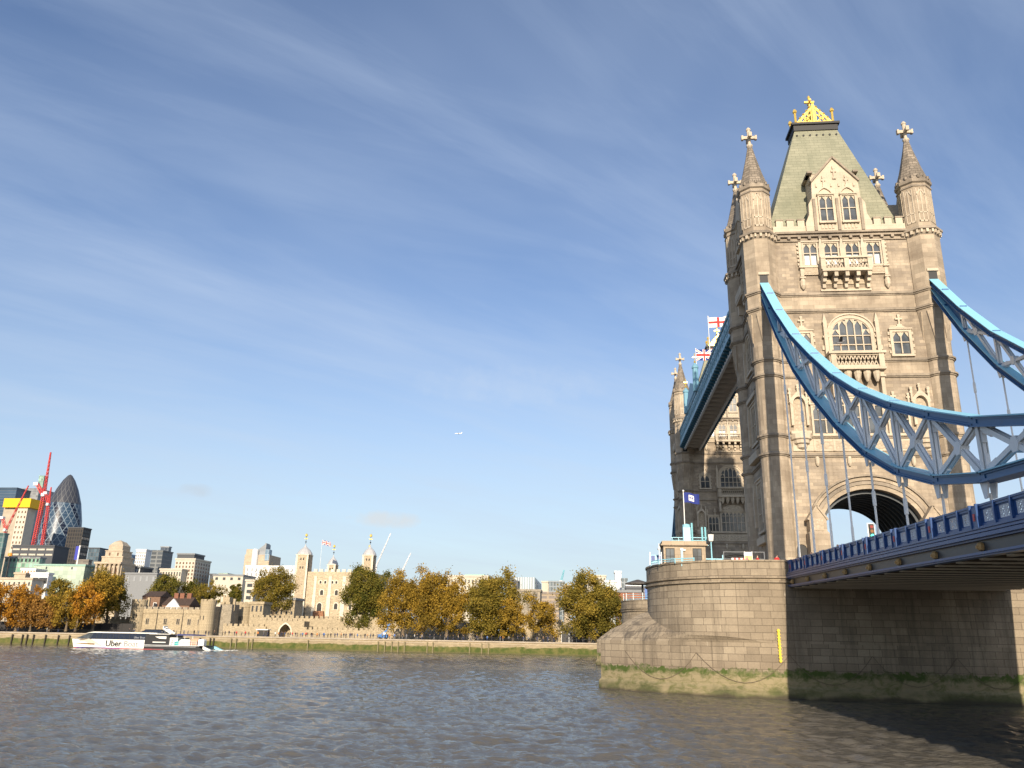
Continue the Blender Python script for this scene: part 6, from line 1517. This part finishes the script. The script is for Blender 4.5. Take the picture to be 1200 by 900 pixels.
crane('thin pale crane rising behind the right turret of the keep', (436,690), (441,664), (458,625), 700, P_WHITE, 1.4, .22, (439,668), 6)
crane('small thin crane right of the keep above the treetops', (468,690), (471,671), (481.5,648), 700, P_WHITE, 1.4, .24, (469,669), 6)
crane('small teal crane left of the big olive tree', (655,700), (657.5,683), (661,668), 620, P_TEAL, 2.0, .3, (656,684), 6)

# ================================================================ passenger boat
BY = 151.0; o = empty('passenger_boat', (-160, BY, 0), 'long white and black river passenger boat with a pointed bow heading left', 'boat')
def bx(px): return -181.8+(px-86)*.2645+160
BWHITE = plain('boat_white', (.78,.77,.73), .35, 0, .04); BNAVY = plain('boat_dark_blue', (.02,.028,.05), .18, 0, .2); BBLK = plain('boat_black', (.02,.02,.022), .4); BRED = plain('boat_red_stripe',(.45,.04,.05),.5); BBLU = plain('boat_blue_stripe',(.03,.07,.45),.5)
def hullpoly(m, pts, half):   # side profile extruded, bow pinched
    n = len(pts); vs = []
    for s in (-1, 1):
        for x, z in pts:
            t = max(0, min(1, (x-bx(84))/9.0)); vs.append((x, s*half*(.12+.88*t**.6), z))
    m.add(vs, [tuple(range(n)), tuple(range(2*n-1,n-1,-1))]+[(i,i+n,(i+1)%n+n,(i+1)%n) for i in range(n)])
def wedge(m, x0, x1, z0, z1, half, seg=8):
    pts = [(x0+(x1-x0)*i/seg, z0) for i in range(seg+1)]+[(x1+(x0-x1)*i/seg, z1) for i in range(seg+1)]; hullpoly(m, pts, half)
m = MB(); pts = [(bx(90),.25)]+[(bx(90)+(bx(177)-bx(90))*i/8,.25) for i in range(1,9)]+[(bx(177),2.6),(bx(115),2.6),(bx(108),2.75),(bx(100),2.75),(bx(92),2.65),(bx(85),2.55),(bx(87),1.6)]; hullpoly(m, pts, 4.4); m.build('hull', BWHITE, o)
m = MB(); wedge(m, bx(91), bx(200), -.3, .18, 4.5); m.build('waterline_stripe', BRED, o)
m = MB(); wedge(m, bx(95), bx(150), .18, .34, 4.46); m.build('blue_stripe', BBLU, o)
m = MB(); wedge(m, bx(92), bx(118), 1.35, 1.45, 4.47); m.build('rubbing_strake', plain('boat_gold',(.5,.32,.12),.5), o)
m = MB(); m.poly([(bx(96),2.7),(bx(116),2.7),(bx(116),4.5),(bx(111),4.3)], -3.9, 3.9); m.build('raked_windscreen', GLASS, o)
m = MB(); m.poly([(bx(113),2.62),(bx(177),2.62),(bx(177),4.35),(bx(117),4.35)], -4.25, 4.25); cb = m.build('cabin_window_band', BNAVY, o)
for k in range(9): m = MB(); m.box(bx(121+k*6.3)-.05,bx(121+k*6.3)+.05,-4.29,4.29,2.7,4.3); m.build('window_mullion', BBLK, cb)
m = MB(); m.poly([(bx(108),4.3),(bx(116),4.36),(bx(190),4.36),(bx(190),4.62),(bx(117),4.66)], -4.35, 4.35); m.build('roof', BWHITE, o)
m = MB(); m.poly([(bx(166),4.66),(bx(192),4.66),(bx(190),5.45),(bx(172),5.45)], -2.4, 2.4); wh = m.build('wheelhouse', BNAVY, o)
m = MB(); m.box(bx(172),bx(191),-2.5,2.5,5.45,5.6); m.build('wheelhouse_roof', BBLK, wh)
m = MB(); m.bar((bx(190),-1,5.9),(bx(200),-1,4.5),.3,.5); m.bar((bx(190),1,5.9),(bx(200),1,4.5),.3,.5); m.box(bx(190)-.1,bx(190)+.1,-1.2,1.2,4.6,6.6); m.box(bx(190)-.7,bx(190)+.7,-.1,.1,6.1,6.3); m.build('radar_arch', BWHITE, o)
m = MB(); m.box(bx(177),bx(204),-4.2,4.2,1.3,4.3); sp_ = m.build('aft_cabin', BBLK, o)
m = MB(); m.poly([(bx(188),3.6),(bx(201),3.7),(bx(201),3.0),(bx(193),3.1)], -4.26, -4.2); m.box(bx(186),bx(201),-4.25,-4.2,1.95,2.2); m.box(bx(181),bx(205),-4.3,-4.22,4.25,4.4); m.build('white_graphics', BWHITE, sp_)
m = MB(); m.box(bx(177),bx(244),-4.4,4.4,.12,1.32); m.build('aft_hull', BBLK, o)
m = MB(); m.box(bx(177),bx(240),-4.48,-4.38,1.2,1.32); m.box(bx(177),bx(236),-4.46,-4.38,.9,.96); m.build('fender_line', P_GREY, o)
m = MB(); m.poly([(bx(210),4.0),(bx(232),4.0),(bx(230),4.35),(bx(213),4.45)], -3.8, 3.8); m.build('canopy', plain('canopy_navy',(.03,.04,.14),.7), o)
for px in (212,221,230): m = MB(); m.tube((bx(px),-3.6,1.3),(bx(px),-3.6,4.0),.07); m.build('canopy_post', P_GREY, o)
m = MB(); m.box(bx(203),bx(213),-3.5,3.5,1.3,3.4); m.build('stair_housing', P_GREY, o)
for px, w_, h_, mt in ((222,3.2,1.4,BWHITE),(233,2.2,1.6,plain('salmon_cover',(.70,.33,.22),.7)),(240,2.0,1.5,BWHITE),(213,1.4,.9,plain('aqua_drum',(.05,.45,.45),.5))):
    m = MB(); m.box(bx(px)-w_/2,bx(px)+w_/2,-3.9,-2.2,1.32,1.32+h_); m.taper((bx(px)-w_/2,bx(px)+w_/2,-3.9,-2.2,1.32+h_),(bx(px)-w_/2+.3,bx(px)+w_/2-.3,-3.6,-2.4,1.6+h_)); m.build('deck_locker', mt, o)
for k in range(7): m = MB(); m.tube((bx(206+k*5),-4.3,1.3),(bx(206+k*5),-4.3,2.3),.05); m.build('rail_post', P_GREY, o)
m = MB(); m.tube((bx(206),-4.3,2.3),(bx(237),-4.3,2.3),.05); m.tube((bx(206),-4.3,1.8),(bx(237),-4.3,1.8),.04); m.build('rail', P_GREY, o)
for y in (-4.0, 3.4):
    m = MB(); m.poly([(bx(236),1.3),(bx(243),1.3),(bx(254),.1),(bx(247),.1)], y-.4, y+.5); m.build('stern_fin', BWHITE if y < 0 else P_LIGHT, o)
m = MB(); m.tube((bx(100),0,2.7),(bx(100),0,4.2),.06); m.build('jackstaff', P_WHITE, o)
def text_obj(body, size, mat, loc, parent, bold=0.0, name='lettering'):
    cu_ = bpy.data.curves.new(name, 'FONT'); cu_.body = body; cu_.size = size; cu_.extrude = .02; cu_.offset = bold
    t = bpy.data.objects.new('tmp', cu_); COL.objects.link(t); bpy.context.view_layer.update()
    me = bpy.data.meshes.new_from_object(t.evaluated_get(bpy.context.evaluated_depsgraph_get())); bpy.data.objects.remove(t)
    me.materials.clear(); me.materials.append(mat); q = bpy.data.objects.new(name, me); COL.objects.link(q); q.parent = parent; q.location = loc; q.rotation_euler = (pi/2,0,0); return q
text_obj('Uber', 2.35, BBLK, (bx(132.5),-4.43,.70), o, .045)
text_obj('Boat', 2.35, plain('letter_grey',(.20,.20,.21),.5), (bx(153.5),-4.43,.70), o, .0)
text_obj('Uber Boat', .8, plain('letter_dim',(.30,.32,.36),.5), (bx(164),-4.31,3.0), o, 0)
m = MB(); rng_ = np.random.RandomState(5)
for k in range(26):
    x = bx(246)+rng_.rand()*7; y = rng_.normal()*2.2; s_ = .2+.5*rng_.rand(); m.add([(x-s_,y-s_*.5,.10),(x+s_,y-s_*.4,.12),(x+s_*.8,y+s_*.5,.11),(x-s_*.7,y+s_*.4,.13),(x,y,.22)], [(0,1,4),(1,2,4),(2,3,4),(3,0,4)])
m.M = Matrix(); wk = m.build('wake_foam', plain('foam',(.72,.72,.68),.8)); wk.location = (-160,BY,0); tag(wk, kind='stuff')

# ================================================================ people
def person_mesh():
    V = [(0,0,.95),(0,0,1.15),(0,.0,1.38),(0,0,1.50),(0,-.02,1.60),(0,-.01,1.72), (.19,0,1.40),(.24,.02,1.12),(.22,-.06,.86),(.22,-.09,.78), (-.19,0,1.40),(-.24,.03,1.12),(-.23,.06,.88),(-.23,.05,.80),
         (.10,0,.88),(.11,-.10,.48),(.11,-.02,.08),(.11,-.16,.04), (-.10,0,.88),(-.11,.04,.48),(-.11,.16,.10),(-.11,.04,.04)]
    E = [(0,1),(1,2),(2,3),(3,4),(4,5),(2,6),(6,7),(7,8),(8,9),(2,10),(10,11),(11,12),(12,13),(0,14),(14,15),(15,16),(16,17),(0,18),(18,19),(19,20),(20,21)]
    Rr = [.15,.14,.16,.06,.095,.085,.065,.05,.04,.035,.065,.05,.04,.035,.095,.065,.045,.04,.095,.065,.045,.04]
    me = bpy.data.meshes.new('skeleton'); me.from_pydata(V, E, []); ob = bpy.data.objects.new('skeleton', me); COL.objects.link(ob)
    md = ob.modifiers.new('skin', 'SKIN'); 
    for i, r in enumerate(Rr): me.skin_vertices[0].data[i].radius = (r, r*.8 if i in (0,1,2) else r)
    me.skin_vertices[0].data[0].use_root = True
    sb = ob.modifiers.new('sub', 'SUBSURF'); sb.levels = 1; sb.render_levels = 1
    bpy.context.view_layer.update(); out = bpy.data.meshes.new_from_object(ob.evaluated_get(bpy.context.evaluated_depsgraph_get())); bpy.data.objects.remove(ob)
    out.materials.clear()
    for _ in range(4): out.materials.append(SKINM)
    for p in out.polygons:
        c_ = p.center; z = c_.z
        p.material_index = 0 if z < .90 and abs(c_.x) < .2 and not (z > .72 and abs(c_.x) > .17) else 1 if z < 1.49 and z > .84 else (3 if z > 1.68 or (c_.y > .03 and z > 1.55) else 2)
        p.use_smooth = True
    return out
SKINM = plain('skin', (.50,.32,.24), .6, 0, .05); HAIRM = plain('hair', (.06,.04,.03), .7, 0, .2)
COLS = dict(black=(.02,.02,.025), navy=(.02,.035,.10), red=(.50,.03,.03), grey=(.18,.18,.19), white=(.70,.70,.68), olive=(.10,.11,.05), brown=(.15,.09,.05), blue=(.06,.15,.40), orange=(.65,.22,.04), pink=(.60,.25,.28), beige=(.42,.34,.24))
CM = {k: plain('cloth_'+k, v, .85, 0, .08) for k, v in COLS.items()}
PM = person_mesh()
def person(loc, top, leg, rz, label, group=None, s=1.0):
    p = bpy.data.objects.new('person', PM); COL.objects.link(p); p.location = loc; p.rotation_euler.z = rz; p.scale = (s,s,s)
    for i, mt in enumerate((CM[leg], CM[top], SKINM, HAIRM)): p.material_slots[i].link = 'OBJECT'; p.material_slots[i].material = mt
    tag(p, label, 'person', group); return p
person((-10.9,-5.3,11.52), 'red', 'black', 2.6, 'person in a red jacket standing where the deck meets the near pier')
person((-9.2,-7.0,11.5), 'beige', 'navy', .4, 'person in beige near the first suspender by the near pier')
person((-8.6,-9.3,11.42), 'black', 'black', 3.3, 'person in a black coat by the stone pylon of the arch')
person((-8.6,-17.6,11.2), 'navy', 'black', 3.0, 'person in navy walking on the footway left of the traffic light')
person((-8.0,-30.5,10.95), 'orange', 'black', 3.2, 'person in orange behind the parapet under the right side of the arch')
person((-13.6,-4.6,11.52), 'pink', 'black', 1.0, 'person in pink on the pier right of the striped barrier')
person((-12.6,-4.5,11.52), 'red', 'navy', 2.0, 'person in red on the pier beside the tower foot')
rp = random.Random(11)
tops = ['black']*6+['navy']*4+['grey']*3+['red','white','olive','brown','blue','beige','orange']
spots_ = [('under the orange trees at left', -10, 90, 7, 192), ('in front of the river gatehouse', 150, 262, 18, 191), ('by the low wall under the round tower', 262, 320, 12, 191), ('beside the pointed water gate', 322, 362, 14, 191), ('below the great keep', 362, 440, 22, 191), ('near the blue work platform', 440, 475, 7, 191), ('under the middle golden trees', 475, 560, 14, 190.5), ('under the small trees right of centre', 560, 660, 14, 190.5), ('by the big olive tree beside the pier', 660, 702, 6, 190.5)]
for where, a, b_, n, Y in spots_:
    for k in range(n):
        px = a+(b_-a)*(k+rp.random()*.8)/n; t = rp.choice(tops); yy = Y+rp.random()*3
        person((at(px,745,Y=yy).x, yy, 3.98+.33*0), t, rp.choice(['black','navy','grey']), rp.choice([pi/2,-pi/2,0,pi])+rp.random()-.5, 'small figure in %s on the promenade %s' % (t, where), 'people on the far promenade', .98+rp.random()*.12)
for px, y_, t, lb in ((216,149.5,'black','person in black under the canopy of the passenger boat'),(225,148.9,'red','person in red on the aft deck of the passenger boat'),(229,150.5,'white','person in white near the stern of the passenger boat'),(207,147.6,'grey','person in grey by the dark cabin on the passenger boat')):
    person((bx(px)-160, y_, 1.32), t, 'navy', 1.5, lb)
# gull and aeroplane
g = empty('gull', (-1.9,-2.9,36.0), 'dark bird perched on the balcony before the large arched window', 'bird')
def bird(parent, s=1.0):
    m = MB(); P_ = [(-.34,.02,.0,.02),(-.22,.07,.0,.07),(-.05,.11,.02,.10),(.10,.10,.06,.11),(.20,.07,.14,.08),(.26,.065,.17,.07),(.33,.02,.16,.02)]
    vs = []; n = 8
    for x, rx_, z, rz_ in P_:
        for k in range(n): a = 2*pi*k/n; vs.append((x*s, rx_*cos(a)*s, (z+rz_*sin(a))*s))
    m.add(vs, [(j*n+k, j*n+(k+1)%n, (j+1)*n+(k+1)%n, (j+1)*n+k) for j in range(len(P_)-1) for k in range(n)]+[tuple(range(n-1,-1,-1)), tuple(range((len(P_)-1)*n, len(P_)*n))]); m.build('body', CM['grey'], parent, smooth=True)
    m = MB()
    for q in (-1,1): m.add([(-.1*s,.09*q*s,.08*s),(.12*s,.1*q*s,.08*s),(.05*s,.45*q*s,.30*s),(-.2*s,.62*q*s,.26*s),(-.1*s,.09*q*s,.06*s),(.12*s,.1*q*s,.06*s)], [(0,1,2,3),(4,3,2,5)])
    m.build('wing', CM['black'], parent)
    m = MB(); m.tube((0,.04*s,-.22*s),(0,.04*s,-.06*s),.012*s); m.build('leg', CM['orange'], parent); m = MB(); m.tube((0,-.04*s,-.22*s),(0,-.04*s,-.06*s),.012*s); m.build('leg', CM['orange'], parent)
bird(g, 1.5)
PLY = 4300; pc = at(537,508,Y=PLY); g = empty('aeroplane', pc, 'tiny white aeroplane in the sky left of the bridge', 'aeroplane')
AW = plain('aeroplane_white', (.85,.85,.85), .4, 0, .02)
m = MB(); m.M = Matrix.Rotation(-pi/2,4,'Y'); m.lathe([(.3,-20),(1.5,-16),(2.1,-8),(2.1,12),(1.2,18),(.3,21)], 10); m.build('fuselage', AW, g, smooth=True)
m = MB(); m.add([(-2,-2,-.8),(4,-2,-.8),(9,-17,.2),(7,-17,.2),(-2,2,-.8),(4,2,-.8),(9,17,.2),(7,17,.2)], [(0,1,2,3),(4,7,6,5)]); w_ = m.build('wing', AW, g, recalc=False); w_.modifiers.new('thickness','SOLIDIFY').thickness = .5
m = MB(); m.poly([(15,1),(20,1),(21.5,7.5),(19,7.5)], -.25, .25); m.build('tail_fin', AW, g)
for y in (-6,6): m = MB(); m.M = Matrix.Translation((0,y,-2)) @ Matrix.Rotation(pi/2,4,'Y'); m.lathe([(1.1,-2.2),(1.3,0),(.8,2.4)],10); m.build('engine', AW, g)
